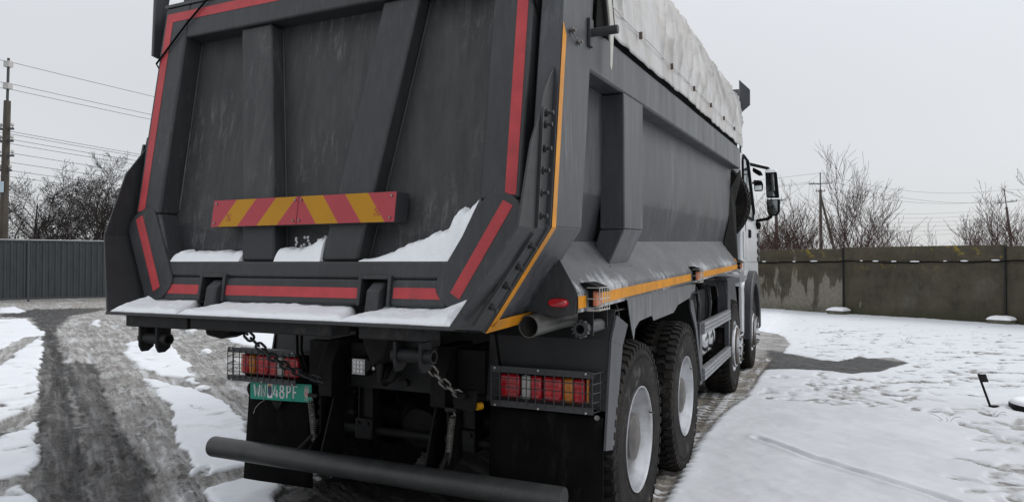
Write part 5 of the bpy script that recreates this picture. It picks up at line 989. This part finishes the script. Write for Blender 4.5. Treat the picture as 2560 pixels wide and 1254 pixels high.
for i in range(26):
    x = -.10 + .26 * rs.random(); z = 1.615 + .05 * rs.random() + (.05 if x > .1 else 0); m = MB(); m.lathe([(-.006, 0), (-.004, .006), (0, .008), (.004, .005), (.006, 0)], (x, G(x, z, -.112).y, z), 7)
    o = m.build('snow_crumb', M['snow']); tag(o, 'tiny snow crumb stuck to the tailgate panel above the snow between the ribs', 'snow', 'snow crumbs on the tailgate')
# snow on fender, mirror and cab roof
def cap(label, pts, th, seed, parent=None):
    def f(u, v):
        a, b, c, d = [Vector(p) for p in pts]; p = a.lerp(b, u).lerp(d.lerp(c, u), v); e = min(1, min(u, 1 - u, v, 1 - v) / .12)
        return tuple(p), th * (e ** .5) * (1 + .5 * N1(u * 5, v * 5, seed))
    snow_strip('snow', label, f, 24, 14)
cap('snow cap on top of the tall door mirror', [(1.34, 7.93, 3.0), (1.52, 7.93, 3.0), (1.52, 8.03, 3.0), (1.34, 8.03, 3.0)], .05, 71)
cap('snow sheet on the white cab roof', [(-1.03, 6.0, 3.30), (1.03, 6.0, 3.30), (1.03, 6.85, 3.26), (-1.03, 6.85, 3.26)], .06, 73)
cap('snow strip along the upper mirror arm', [(1.22, 7.70, 3.11), (1.36, 7.94, 3.09), (1.36, 8.0, 3.09), (1.22, 7.76, 3.11)], .02, 75)
def fsnow(u, v):
    a = 38 + 40 * u; y = 6.80 - .79 * math.cos(R_(a)); z = .60 + .83 * math.sin(R_(a)); x = .97 + .22 * v; e = min(1, min(u, 1 - u, v + .1, 1 - v) / .15)
    return (x, y, z), .07 * max(0, e) ** .5 * (1 + .5 * N1(u * 4, v * 4, 81))
snow_strip('snow', 'snow heap on the dark front wheel fender under the white cab', fsnow, 24, 12)
# ================================================================ concrete wall
def concrete_mat():
    m = bpy.data.materials.new('stained_concrete'); m.use_nodes = True; t = m.node_tree; N = t.nodes; L = t.links; p = N['Principled BSDF']; p.inputs['Roughness'].default_value = .85
    tcn = N.new('ShaderNodeTexCoord'); info = N.new('ShaderNodeObjectInfo')
    def nz(s, st=(1, 1, 1), det=8, r=.7):
        mp = N.new('ShaderNodeMapping'); mp.inputs['Scale'].default_value = st; L.new(tcn.outputs['Object'], mp.inputs[0]); n = N.new('ShaderNodeTexNoise'); n.inputs['Scale'].default_value = s; n.inputs['Detail'].default_value = det; n.inputs['Roughness'].default_value = r; L.new(mp.outputs[0], n.inputs['Vector']); return n.outputs[0]
    def mr(s, a, b, c=0., d=1.): q = N.new('ShaderNodeMapRange'); L.new(s, q.inputs[0]); q.inputs[1].default_value = a; q.inputs[2].default_value = b; q.inputs[3].default_value = c; q.inputs[4].default_value = d; return q.outputs[0]
    def mx(f, a, b):
        q = N.new('ShaderNodeMix'); q.data_type = 'RGBA'; L.new(f, q.inputs[0])
        for k, v in ((6, a), (7, b)):
            if isinstance(v, tuple): q.inputs[k].default_value = (*v, 1)
            else: L.new(v, q.inputs[k])
        return q.outputs[2]
    def mm(op, a, b):
        q = N.new('ShaderNodeMath'); q.operation = op
        for k, v in ((0, a), (1, b)):
            if isinstance(v, (int, float)): q.inputs[k].default_value = v
            else: L.new(v, q.inputs[k])
        return q.outputs[0]
    c = mx(mr(nz(1.3), .38, .62), (.034, .028, .014), (.098, .082, .052)); c = mx(mr(nz(.9, (1, 1, .7)), .55, .68, 0., .5), c, (.15, .14, .115)); c = mx(mr(nz(2.5, (4, 4, .5)), .45, .65, 0., .7), c, (.075, .065, .042)); c = mx(mr(nz(22), .4, .62, 0., .5), c, (.05, .046, .036))
    sx = N.new('ShaderNodeSeparateXYZ'); L.new(tcn.outputs['Object'], sx.inputs[0]); z = sx.outputs[2]
    # dry pale cement in long drips (strongest where the panel colour index says so)
    dr = nz(1.5, (2.2, 1, .55), 6, .6); lim = mm('ADD', mr(z, .1, 1.5, .12, -.20), mm('ADD', dr, mm('MULTIPLY', mm('SUBTRACT', info.outputs['Alpha'], .72), .8)))
    c = mx(mr(lim, .55, .60, 0., .85), c, mx(mr(nz(9), .35, .65), (.17, .155, .12), (.27, .25, .205)))
    # moss towards the foot and yellow lichen near the top
    c = mx(mm('MULTIPLY', mr(z, .0, .35, .9, 0.), mr(nz(4), .3, .6)), c, (.045, .050, .022))
    ly = mm('MULTIPLY', mr(nz(1.9, (1, 1, 1), 5), .60, .65), mr(z, 1.2, 1.75)); c = mx(mm('MULTIPLY', ly, mr(nz(30, det=3), .40, .55)), c, (.30, .22, .015))
    L.new(c, p.inputs['Base Color']); b = N.new('ShaderNodeBump'); b.inputs['Strength'].default_value = .4; b.inputs['Distance'].default_value = .02; L.new(nz(25), b.inputs['Height']); L.new(b.outputs[0], p.inputs['Normal']); return m
CM = concrete_mat()
P2 = V3(2.67, 18.85, 0); P3 = V3(6.30, 16.95, 0); P1 = V3(.203 - 1.3, 20.06 + .68, 0)
wall = empty('concrete_wall', (2.67, 18.85, 0), 'weathered grey concrete panel wall with mossy stains behind the truck', 'wall')
u = (P3 - P2).normalized(); ang = math.atan2(u.y, u.x); Lp = (P3 - P2).length
pane = MB(); pane.prism([(0.012, 0, -.3), (Lp - .012, 0, -.3), (Lp - .012, 0, 1.575), (.012, 0, 1.575)], (0, .14, 0)); pane.prism([(0.012, -.012, 1.576), (Lp - .012, -.012, 1.576), (Lp - .012, -.012, 1.985), (.012, -.012, 1.985)], (0, .13, 0))
pan = pane.build('wall_panel', CM, wall, bevel=.012)
def place_panel(o, k, dz=0, tilt=0, al=.5):
    o.location = u * (Lp * k) + V3(0, 0, dz); o.rotation_euler = (tilt, 0, ang); o.color = (1, 1, 1, al)
place_panel(pan, 0, 0, .0, .47)
for k, dz, tl, al in ((-1, -.035, .01, .88), (1, -.04, -.006, .45), (2, .0, .004, .5), (3, -.03, 0, .5), (-2, -.02, 0, .6), (-3, 0, .01, .5), (-4, -.02, 0, .5), (-5, .01, 0, .5), (-6, 0, 0, .5)):
    o = pan.copy(); COL.objects.link(o); o.parent = wall; place_panel(o, k, dz, tl, al)
for k in range(-5, 4):
    b = MB(); c = u * (Lp * k); nrm = V3(u.y, -u.x, 0)
    b.box(c + nrm * -.02 + V3(0, 0, .98), (.03, .14, 2.0), Matrix.Rotation(ang, 3, 'Z')); b.build('panel_joint', M['dark'], wall)
pts = []; nrm = V3(u.y, -u.x, 0)
for i in range(0, 241):
    s_ = -8 + 22 * i / 240; d = ((s_ / Lp) % 1); pts.append(u * s_ + nrm * (.045 + .012 * math.sin(s_ * 5)) + V3(0, 0, 1.575 - .05 * math.sin(math.pi * d) * .7 + .012 * math.sin(s_ * 3.1) + .008 * math.sin(s_ * 9)))
MB().tube(pts, .017, 6).build('wall_cable', M['rubber'], wall)
rs = random.Random(9)
for s_ in [-3.6, -2.6, -1.55, -.9, .55, .95, 2.0, 2.75, 3.2, 3.9, -4.2, 1.45, 4.8]:
    p = u * s_ + nrm * .047 + V3(0, 0, 1.6 - .05 * math.sin(math.pi * ((s_ / Lp) % 1)) * .7); m = MB(); w_ = .04 + .10 * rs.random(); m.lathe([(-w_, 0), (-w_ * .8, .014), (0, .020), (w_ * .7, .013), (w_, 0)], (0, 0, 0), 8)
    m.v = [tuple(Matrix.Rotation(ang, 3, 'Z') @ Vector(v) + p) for v in m.v]; m.build('snow_bit', M['snow'], wall)
for k, (dx, lb) in enumerate(((0, 'concrete block with snow cap at the wall joint nearest the truck'), (1, 'snow covered concrete block at the wall joint at the right picture edge'))):
    c = P2 + u * (Lp * dx) + nrm * .33; e_ = empty('footing_block', c, lb, 'concrete block', 'blocks at the wall joints', ang)
    b = MB(); b.bb(-.24, .24, -.22, .22, -.05, .13); b.build('block', CM, e_, bevel=.015)
    def f(uu, vv):
        e2 = min(1, min(uu, 1 - uu, vv, 1 - vv) / .2); return (-.26 + .52 * uu, -.24 + .48 * vv, .128), .085 * e2 ** .5 * (1 + .4 * N1(uu * 3 + k * 9, vv * 3, 7))
    so = snow_strip('snow_cap', None, f, 18, 16, None); so.parent = e_
    for q in ('kind', 'category', 'group', 'label'):
        if q in so: del so[q]
# ================================================================ metal fence
F0 = V3(-26.71, 11.87, 0); F1 = V3(-24.98, 14.69, 0); fu = (F1 - F0).normalized(); fa = math.atan2(fu.y, fu.x)
fence = empty('metal_fence', F0, 'dark green-grey corrugated sheet fence at the far left of the yard', 'fence')
FM = mat('corrugated_sheet', (.034, .040, .045), .5, col2=(.05, .057, .062), nscale=3, stretch=(2, 2, .4), spec=.4)
Ws = 2.06; sh = MB(); prof = []; x = 0
while x < Ws - 1e-6:
    prof += [(x, 0), (x + .10, 0), (x + .125, -.035), (x + .185, -.035)]; x += .206
prof.append((2.075, 0))
vs = [(a, b, .16) for a, b in prof] + [(a, b, 2.36) for a, b in prof]; n = len(prof)
sh.raw(vs, [(i, i + 1, n + i + 1, n + i) for i in range(n - 1)]); sh0 = sh.build('fence_sheet', FM, fence, smooth=False)
def putf(o, k, dz=0): o.location = Matrix.Rotation(fa, 3, 'Z') @ V3(Ws * k, 0, dz); o.rotation_euler = (0, 0, fa)
putf(sh0, -2)
for k in [-8, -7, -6, -5, -4, -3, -1, 0, 1, 2, 3, 4, 5, 6, 7, 8, 9, 10, 11]:
    o = sh0.copy(); COL.objects.link(o); o.parent = fence; putf(o, k, -.01 * (k % 2))
for k in range(-8, 12, 2):
    b = MB(); b.bb(-.04, .04, -.07, -.03, 0, 2.42); b.bb(.0, Ws * 2, -.045, -.02, 2.36, 2.42); b.bb(.0, Ws * 2, -.06, -.02, .08, .16); o = b.build('fence_post', mat('fence_frame', (.05, .055, .06), .5) if 'fence_frame' not in bpy.data.materials else bpy.data.materials['fence_frame'], fence); o.location = Matrix.Rotation(fa, 3, 'Z') @ V3(Ws * k + .9, 0, 0); o.rotation_euler = (0, 0, fa)
    b = MB(); b.bb(.0, Ws * 2, -.05, .02, 2.42, 2.437); o = b.build('fence_snow_line', M['snow'], fence); o.location = Matrix.Rotation(fa, 3, 'Z') @ V3(Ws * k + .9, 0, 0); o.rotation_euler = (0, 0, fa)
# ================================================================ utility poles and wires
PM = mat('pole_concrete', (.055, .045, .036), .85, col2=(.085, .072, .06), nscale=5, stretch=(1, 1, .3))
def at_px(px, d):  # azimuth helper replaced by fixed world bearings
    return None
def pole(loc, H, label, arms, sign=False, rod=1.7, brace=None, rz=0, lean=(0, 0), r=.14):
    e_ = empty('utility_pole', loc, label, 'utility pole', 'utility poles beyond the yard', rz); e_.rotation_euler = (lean[0], lean[1], rz)
    m = MB(); m.tube([(0, 0, -.3), (0, 0, H)], [r * 1.15, r * .8], 8); m.build('pole_shaft', PM, e_)
    m = MB(); m.tube([(.0, 0, H - .6), (0, 0, H + rod)], .05, 8); m.build('top_rod', M['plastic'], e_)
    for z, w in arms:
        m = MB(); m.bb(-w, w, -.04, .04, z - .04, z + .04); m.build('crossarm', M['plastic'], e_)
        for x in ((-w * .95, -w * .55, w * .55, w * .95) if w > .6 else (-w * .85, w * .85)):
            m = MB(); m.lathe([(z + .04, .025), (z + .10, .025), (z + .12, .06), (z + .17, .065), (z + .22, .04), (z + .25, 0)], (x, 0, 0), 8, 'Z'); m.build('insulator', mat('porcelain', (.45, .44, .42), .4) if 'porcelain' not in bpy.data.materials else bpy.data.materials['porcelain'], e_)
    if sign: m = MB(); m.bb(-.17, .20, -.24, -.22, sign - .22, sign + .22); m.build('pole_sign', mat('sign_pale_blue', (.5, .62, .68), .5), e_)
    if brace: m = MB(); m.tube([brace, (0, 0, H - .5)], [.14, .10], 8); m.build('brace', PM, e_)
    return e_
pl = pole((-28.42, 12.86, 0), 8.15, 'tall concrete pole behind the left fence carrying many wires', [(7.0, .35), (6.5, .35), (5.9, .4), (5.3, .3)], sign=4.6, rod=1.75, rz=.2, lean=(0, .022), r=.155)
for z, w in ((9.65, .14), (8.75, .14)):
    m = MB(); m.bb(-w, w, -.1, .1, z - .12, z + .12); m.build('insulator_block', bpy.data.materials['porcelain'], pl)
CC = V3(2.2785, -3.9101, 1.54); Rc = Matrix.Rotation(R_(24.766), 3, 'Z')
def bearing(az, d, z=0): return V3(CC.x + d * math.sin(R_(az)), CC.y + d * math.cos(R_(az)), z)
pr = bearing(-.56, 70); pr2 = bearing(11.46, 88); pm_ = bearing(-3.71, 62)
pole(pr, 8.3, 'concrete pole with diagonal brace standing right of the cab mirror', [(8.15, .42), (8.85, 1.0)], rod=1.6, brace=(1.75, .2, 0))
pole(pr2, 7.3, 'leaning concrete pole near the right edge above the wall', [(7.8, 1.0)], rod=1.9, lean=(0, -.10), rz=.1)
pole(pm_, 6.6, 'short brown pole half hidden behind the mirror and shrubs', [(6.75, .75), (6.5, .35)], rod=.2)
WM = mat('wire', (.05, .05, .055), .5)
def wire(a, b, sag, label, r=.012, n=24):
    a = Vector(a); b = Vector(b); m = MB(); m.tube([a.lerp(b, i / n) - V3(0, 0, sag * 4 * (i / n) * (1 - i / n)) for i in range(n + 1)], r, 4, cap=False); o = m.build('power_line', WM); tag(o, label, 'power line', 'overhead wires'); return o
dl = V3(math.sin(R_(11)), math.cos(R_(11)), 0)
zs = [(9.78, 'topmost wire running from the tall left pole'), (8.86, 'second highest wire running from the tall left pole'), (8.60, 'third highest wire running from the tall left pole')]
zs2 = [6.93, 6.80, 6.56, 6.42, 6.02, 5.62, 5.32, 5.05]
for i, (z, lb) in enumerate(zs + [(z, lb_) for z, lb_ in zip(zs2, [o_ + ' wire of the lower bundle running from the tall left pole' for o_ in ('topmost', 'second highest', 'third highest', 'fourth highest', 'fifth highest', 'sixth highest', 'second lowest', 'lowest')])]):
    base = pl.location + V3(.12 * (i % 3 - 1) + .25, 0, z); wire(base, base + dl * 52, .7 if i < 3 else .8, lb, .011); wire(base, base - dl * 40 + V3(0, 0, .2), .5, lb.replace('running from the tall left pole', 'continuing left of the tall pole'), .011)
for i, dx in enumerate((0, -.95, .95)):
    z0 = 9.85 if i == 0 else 9.05; z2 = 9.1 if i == 0 else 8.0
    wire(pr + V3(dx, 0, z0), pr2 + V3(-.7 + dx, 0, z2), 1.0, ('topmost sagging wire', 'left crossarm wire', 'right crossarm wire')[i] + ' between the two right-hand poles', .013)
    wire(pr + V3(dx, 0, z0), pr + V3(-42 + dx, 6, z0 + .4), .8, ('topmost wire', 'left crossarm wire', 'right crossarm wire')[i] + ' from the braced pole running left behind the cab', .013)
    wire(pr2 + V3(-.7 + dx, 0, z2), pr2 + V3(26, -16, z2 - 1.2), .6, ('topmost wire', 'left crossarm wire', 'right crossarm wire')[i] + ' leaving the leaning pole past the right edge', .013)
for i in range(6):
    z = 7.2 - .42 * i; wire(pr + V3(3 * (i > 3) * 0, 0, z - .8), pr2 + V3(-.4, 0, z), .5, ('highest', 'second highest', 'third highest', 'third lowest', 'second lowest', 'lowest')[i] + ' of the six thin lower wires between the two right-hand poles', .011)
    if i < 2: wire(pr + V3(0, 0, z - .8), pm_ + V3(0, 0, z - .4), .4, ('upper', 'lower')[i] + ' thin wire between the braced pole and the short brown pole', .011)
wire(pr + V3(0, 0, 9.8), bearing(-7.5, 40, 3.0), .1, 'guy wire slanting down left from the braced pole', .010)
# ================================================================ bare trees
BK = mat('bark', (.022, .017, .016), .9, col2=(.04, .032, .029), nscale=6); TW = mat('reddish_twigs', (.050, .026, .022), .9, col2=(.085, .048, .040), nscale=4)
MINR = .0075
def skel(segs, mb, sides=3):
    for a, b, r0, r1 in segs:
        t = (b - a); 
        if t.length < 1e-5: continue
        t.normalize(); u_ = t.orthogonal().normalized(); w_ = t.cross(u_); sd_ = 5 if r0 > .03 else sides; n = len(mb.v)
        for c, r in ((a, r0), (b, r1)):
            for k in range(sd_): th = 2 * math.pi * k / sd_; mb.v.append(tuple(c + (u_ * math.cos(th) + w_ * math.sin(th)) * r))
        for k in range(sd_): mb.f.append([n + k, n + (k + 1) % sd_, n + sd_ + (k + 1) % sd_, n + sd_ + k])
def fast(mb, name, mt, parent):
    me = bpy.data.meshes.new(name); me.from_pydata(mb.v, [], mb.f); me.materials.append(mt); o = bpy.data.objects.new(name, me); COL.objects.link(o); o.parent = parent; return o
def grow(rnd, p, d, L_, r, lev, out, maxlev, up, spread, kids):
    n = 5 if lev < 2 else 4; pts = [p]; dd = d.copy(); ra = r
    for i in range(n):
        dd = (dd + V3(rnd.gauss(0, .13), rnd.gauss(0, .13), rnd.gauss(0, .08) + up)).normalized(); q = pts[-1] + dd * (L_ / n); rb = max(r * (1 - .75 * (i + 1) / n), MINR); out.append((pts[-1], q, ra, rb, lev)); ra = rb; pts.append(q)
    if lev >= maxlev: return
    k = kids[lev]
    for i in range(k):
        t = .22 + .78 * (i + rnd.random() * .8) / k; j = min(int(t * n), n - 1); base = pts[j].lerp(pts[j + 1], t * n - j); ax = dd.orthogonal().normalized(); ax.rotate(Quaternion(dd, rnd.random() * 6.283)); nd = (dd * math.cos(spread) + ax * math.sin(spread)); nd.rotate(Quaternion(ax, rnd.gauss(0, .15)))
        grow(rnd, base, nd.normalized(), L_ * (.70 - .30 * t) * (.8 + .4 * rnd.random()), max(r * (1 - .7 * t) * .6, MINR), lev + 1, out, maxlev, up, spread, kids)
def tree(loc, H, label, seed, kind='spread', name='bare_tree', grp='bare trees beyond the yard', cat='tree', leafmat=None):
    rnd = random.Random(seed); e_ = empty(name, loc, label, cat, grp); segs = []
    if kind == 'spread':
        for k in range(4): a = rnd.random() * 6.28; grow(rnd, V3(0, 0, 0), V3(math.cos(a) * .42, math.sin(a) * .42, 1).normalized(), H * (.8 + .2 * rnd.random()), H * .020, 0, segs, 4, .02, .72, (7, 6, 5, 4))
    elif kind == 'upright':
        for k in range(rnd.choice((2, 3))): a = rnd.random() * 6.28; sp_ = .12; grow(rnd, V3(.15 * math.cos(a), .15 * math.sin(a), 0), V3(math.cos(a) * sp_, math.sin(a) * sp_, 1).normalized(), H * (.88 if k == 0 else .66), H * .009, 0, segs, 3, .06, .42, (12, 4, 3))
    else:
        for k in range(8): a = rnd.random() * 6.28; sp_ = .5 * rnd.random(); grow(rnd, V3(.5 * math.cos(a), .5 * math.sin(a), 0), V3(math.cos(a) * sp_, math.sin(a) * sp_, 1).normalized(), H * (.6 + .4 * rnd.random()), .013, 0, segs, 2, .05, .45, (7, 3))
    tr = MB(); cr = MB(); skel([s[:4] for s in segs if s[4] == 0], tr, 5); skel([s[:4] for s in segs if s[4] > 0], cr, 3)
    fast(tr, 'trunk' if kind != 'shrub' else 'stems', BK if kind == 'spread' else TW, e_); fast(cr, 'crown', leafmat or (BK if kind == 'spread' else TW), e_); return e_
tree(bearing(-60.0 + 4.2, 40), 5.9, 'wide bare tree with dense twigs in the middle behind the left fence', 3)
tree(bearing(-60.2, 44), 5.4, 'bare tree behind the left pole at the picture edge', 5)
tree(bearing(-53.0, 46), 4.3, 'lower bare tree behind the left fence next to the truck wing', 8)
tree(bearing(-57.8, 52), 5.2, 'far bare tree seen through the twigs behind the left fence', 12)
tree(bearing(-50.5, 48), 3.6, 'bare tree mostly hidden by the truck wing behind the left fence', 14)
UP = [(2.2, 44, 7.0, 'tall slim bare tree with the highest crown above the wall'), (1.0, 43, 5.9, 'thin bare tree left of the tallest tree above the wall'), (3.1, 46, 5.1, 'low spreading bare tree right of the tallest tree above the wall'), (-3.0, 42, 6.1, 'bare tree just right of the mirror above the wall'), (-1.9, 44, 6.0, 'bare tree left of the braced pole above the wall'), (-3.9, 47, 5.2, 'bare tree close to the mirror above the wall'),
      (9.6, 46, 5.9, 'bare tree standing alone left of the leaning pole'), (12.6, 42, 6.3, 'bare tree at the right picture edge above the wall'), (-5.0, 50, 4.8, 'bare tree behind the mirror next to the cab'), (8.9, 52, 4.6, 'small bare tree left of the lone bare tree')]
for i, (az, d, H, lb) in enumerate(UP): tree(bearing(az, d), H * (.92 if i == 0 else .74) + .2, lb, 30 + i, 'upright')
SH = [(-5.4, 40, 3.3, 'reddish shrub nearest the cab above the wall'), (-4.4, 42, 3.6, 'reddish shrub below the wide angle mirror'), (-3.3, 41, 3.5, 'reddish shrub at the foot of the short brown pole'), (-2.2, 44, 3.8, 'reddish shrub between brown pole and braced pole'), (-1.0, 43, 3.7, 'reddish shrub left at the foot of the braced pole'), (.1, 42, 3.9, 'reddish shrub below the diagonal brace'), (1.2, 41, 3.3, 'reddish shrub left below the tallest tree'), (2.4, 43, 3.2, 'reddish shrub right below the tallest tree'),
      (5.0, 46, 3.3, 'small lone shrub in the open gap above the wall'), (6.0, 48, 3.0, 'tiny second shrub in the open gap above the wall'), (10.6, 42, 3.5, 'shrub left at the foot of the leaning pole'), (11.5, 43, 3.4, 'shrub right at the foot of the leaning pole'), (12.8, 40, 3.3, 'shrub at the right picture edge above the wall')]
for i, (az, d, H, lb) in enumerate(SH): tree(bearing(az, d), H * .92, lb, 60 + i, 'shrub', 'shrub', 'shrubs beyond the wall', 'shrub')
# ================================================================ small things in the yard
gh = ground_height
sx_, sy_ = 3.83, 4.85; e_ = empty('marker_stake', (sx_, sy_, gh(sx_, sy_)), 'short leaning dark metal stake with a small square plate stuck in the snow', 'stake')
fw = Rc @ V3(0, 1, 0); rt = Rc @ V3(1, 0, 0)
m = MB(); tp0 = V3(0, 0, -.03); tp1 = rt * -.068 + fw * .10 + V3(0, 0, .335); m.tube([tp0, tp1], .0115, 8); m.build('stake_rod', M['black'], e_)
m = MB(); q0 = tp1 + V3(0, 0, -.005); q1 = q0 + rt * .082 + V3(0, 0, 0); dn_ = (tp0 - tp1).normalized() * .085; m.hexa([q0, q1, q1 + dn_, q0 + dn_], [p + fw * .012 for p in (q0, q1, q1 + dn_, q0 + dn_)]); m.build('stake_plate', M['black'], e_)
m = MB(); m.box((.03, 0, .005), (.07, .04, .03), Rc); m.build('stake_foot', M['black'], e_)
cx_, cy_ = 4.33, 4.88; m = MB(); m.lathe([(-.05, 0), (-.05, .34), (.045, .34), (.055, .33), (.055, 0)], (0, 0, 0), 40, 'Z'); m2 = m.build('well_cover', M['black'], None); m2.location = (cx_, cy_, gh(cx_, cy_)); tag(m2, 'low round black cover half under snow at the right picture edge', 'manhole cover')
def f(uu, vv):
    a = 2 * math.pi * uu; r_ = .335 * vv; e2 = min(1, (1 - vv) / .15); return (r_ * math.cos(a), r_ * math.sin(a), .054), .035 * e2 ** .5
so = snow_strip('snow_cap', None, f, 40, 10, None); so.parent = m2
for q in ('kind', 'category', 'group', 'label'):
    if q in so: del so[q]
def weed(x, y, seed, lb, n=7, h_=.06):
    rnd = random.Random(seed); m = MB()
    for k in range(n):
        a = rnd.random() * 6.28; p = V3(x + .03 * math.cos(a), y + .03 * math.sin(a), gh(x, y) - .01); d = V3(math.cos(a), math.sin(a), 1.4 * rnd.random() + .3); pts = [p]
        for i in range(4): pts.append(pts[-1] + d * h_ * .3); d = d + V3(0, 0, -.5) + V3(rnd.gauss(0, .3), rnd.gauss(0, .3), 0)
        m.tube(pts, .0018, 4)
    tag(m.build('dry_grass_tuft', mat('dry_stalk', (.07, .055, .04), .9) if 'dry_stalk' not in bpy.data.materials else bpy.data.materials['dry_stalk']), lb, 'grass tuft', 'dry tufts poking through the snow')
weed(3.74, 4.32, 1, 'dry tuft in the snow just below the leaning stake'); weed(3.29, 3.85, 2, 'dry tuft among the footprints left of the stake', 6); weed(2.42, 4.6, 3, 'dry tuft in the smooth snow right of the rear wheels', 6, .05); weed(2.5, 11.5, 4, 'dry tuft in the far snow left of the wall block', 8, .12); weed(3.6, 11.3, 5, 'dry tuft in the far snow in front of the wall', 8, .12)
def lump(x, y, r, seed, lb, sq=.6):
    bm = bmesh.new(); bmesh.ops.create_icosphere(bm, subdivisions=4, radius=1)
    for v in bm.verts:
        c = v.co; k = 1 + .55 * N1(c.x * 1.6 + seed, c.y * 1.6 + c.z * 1.3, seed) + .25 * N1(c.x * 5 + seed, c.y * 5 + c.z * 4, seed + 1); v.co = V3(c.x * k * r, c.y * k * r * .8, c.z * k * r * sq)
    me = bpy.data.meshes.new('snow_lump'); bm.to_mesh(me); bm.free(); me.materials.append(M['snow']); me.polygons.foreach_set('use_smooth', [True] * len(me.polygons)); o = bpy.data.objects.new('snow_lump', me); COL.objects.link(o); o.location = (x, y, gh(x, y) + r * sq * .4); tag(o, lb, 'snow lump', 'loose snow lumps')
lump(.74, .12, .115, 5, 'snow lump on the ground between the bumper stay and the right mud flap'); lump(-7.4, 4.6, .10, 6, 'small snow lump on the slush near the left hanging bracket'); lump(-10.5, 6.9, .13, 7, 'snow lump on the slush behind the left end of the truck', .5)
lump(-4.55, 2.05, .10, 8, 'small snow lump on the slush left of the number plate', .4)
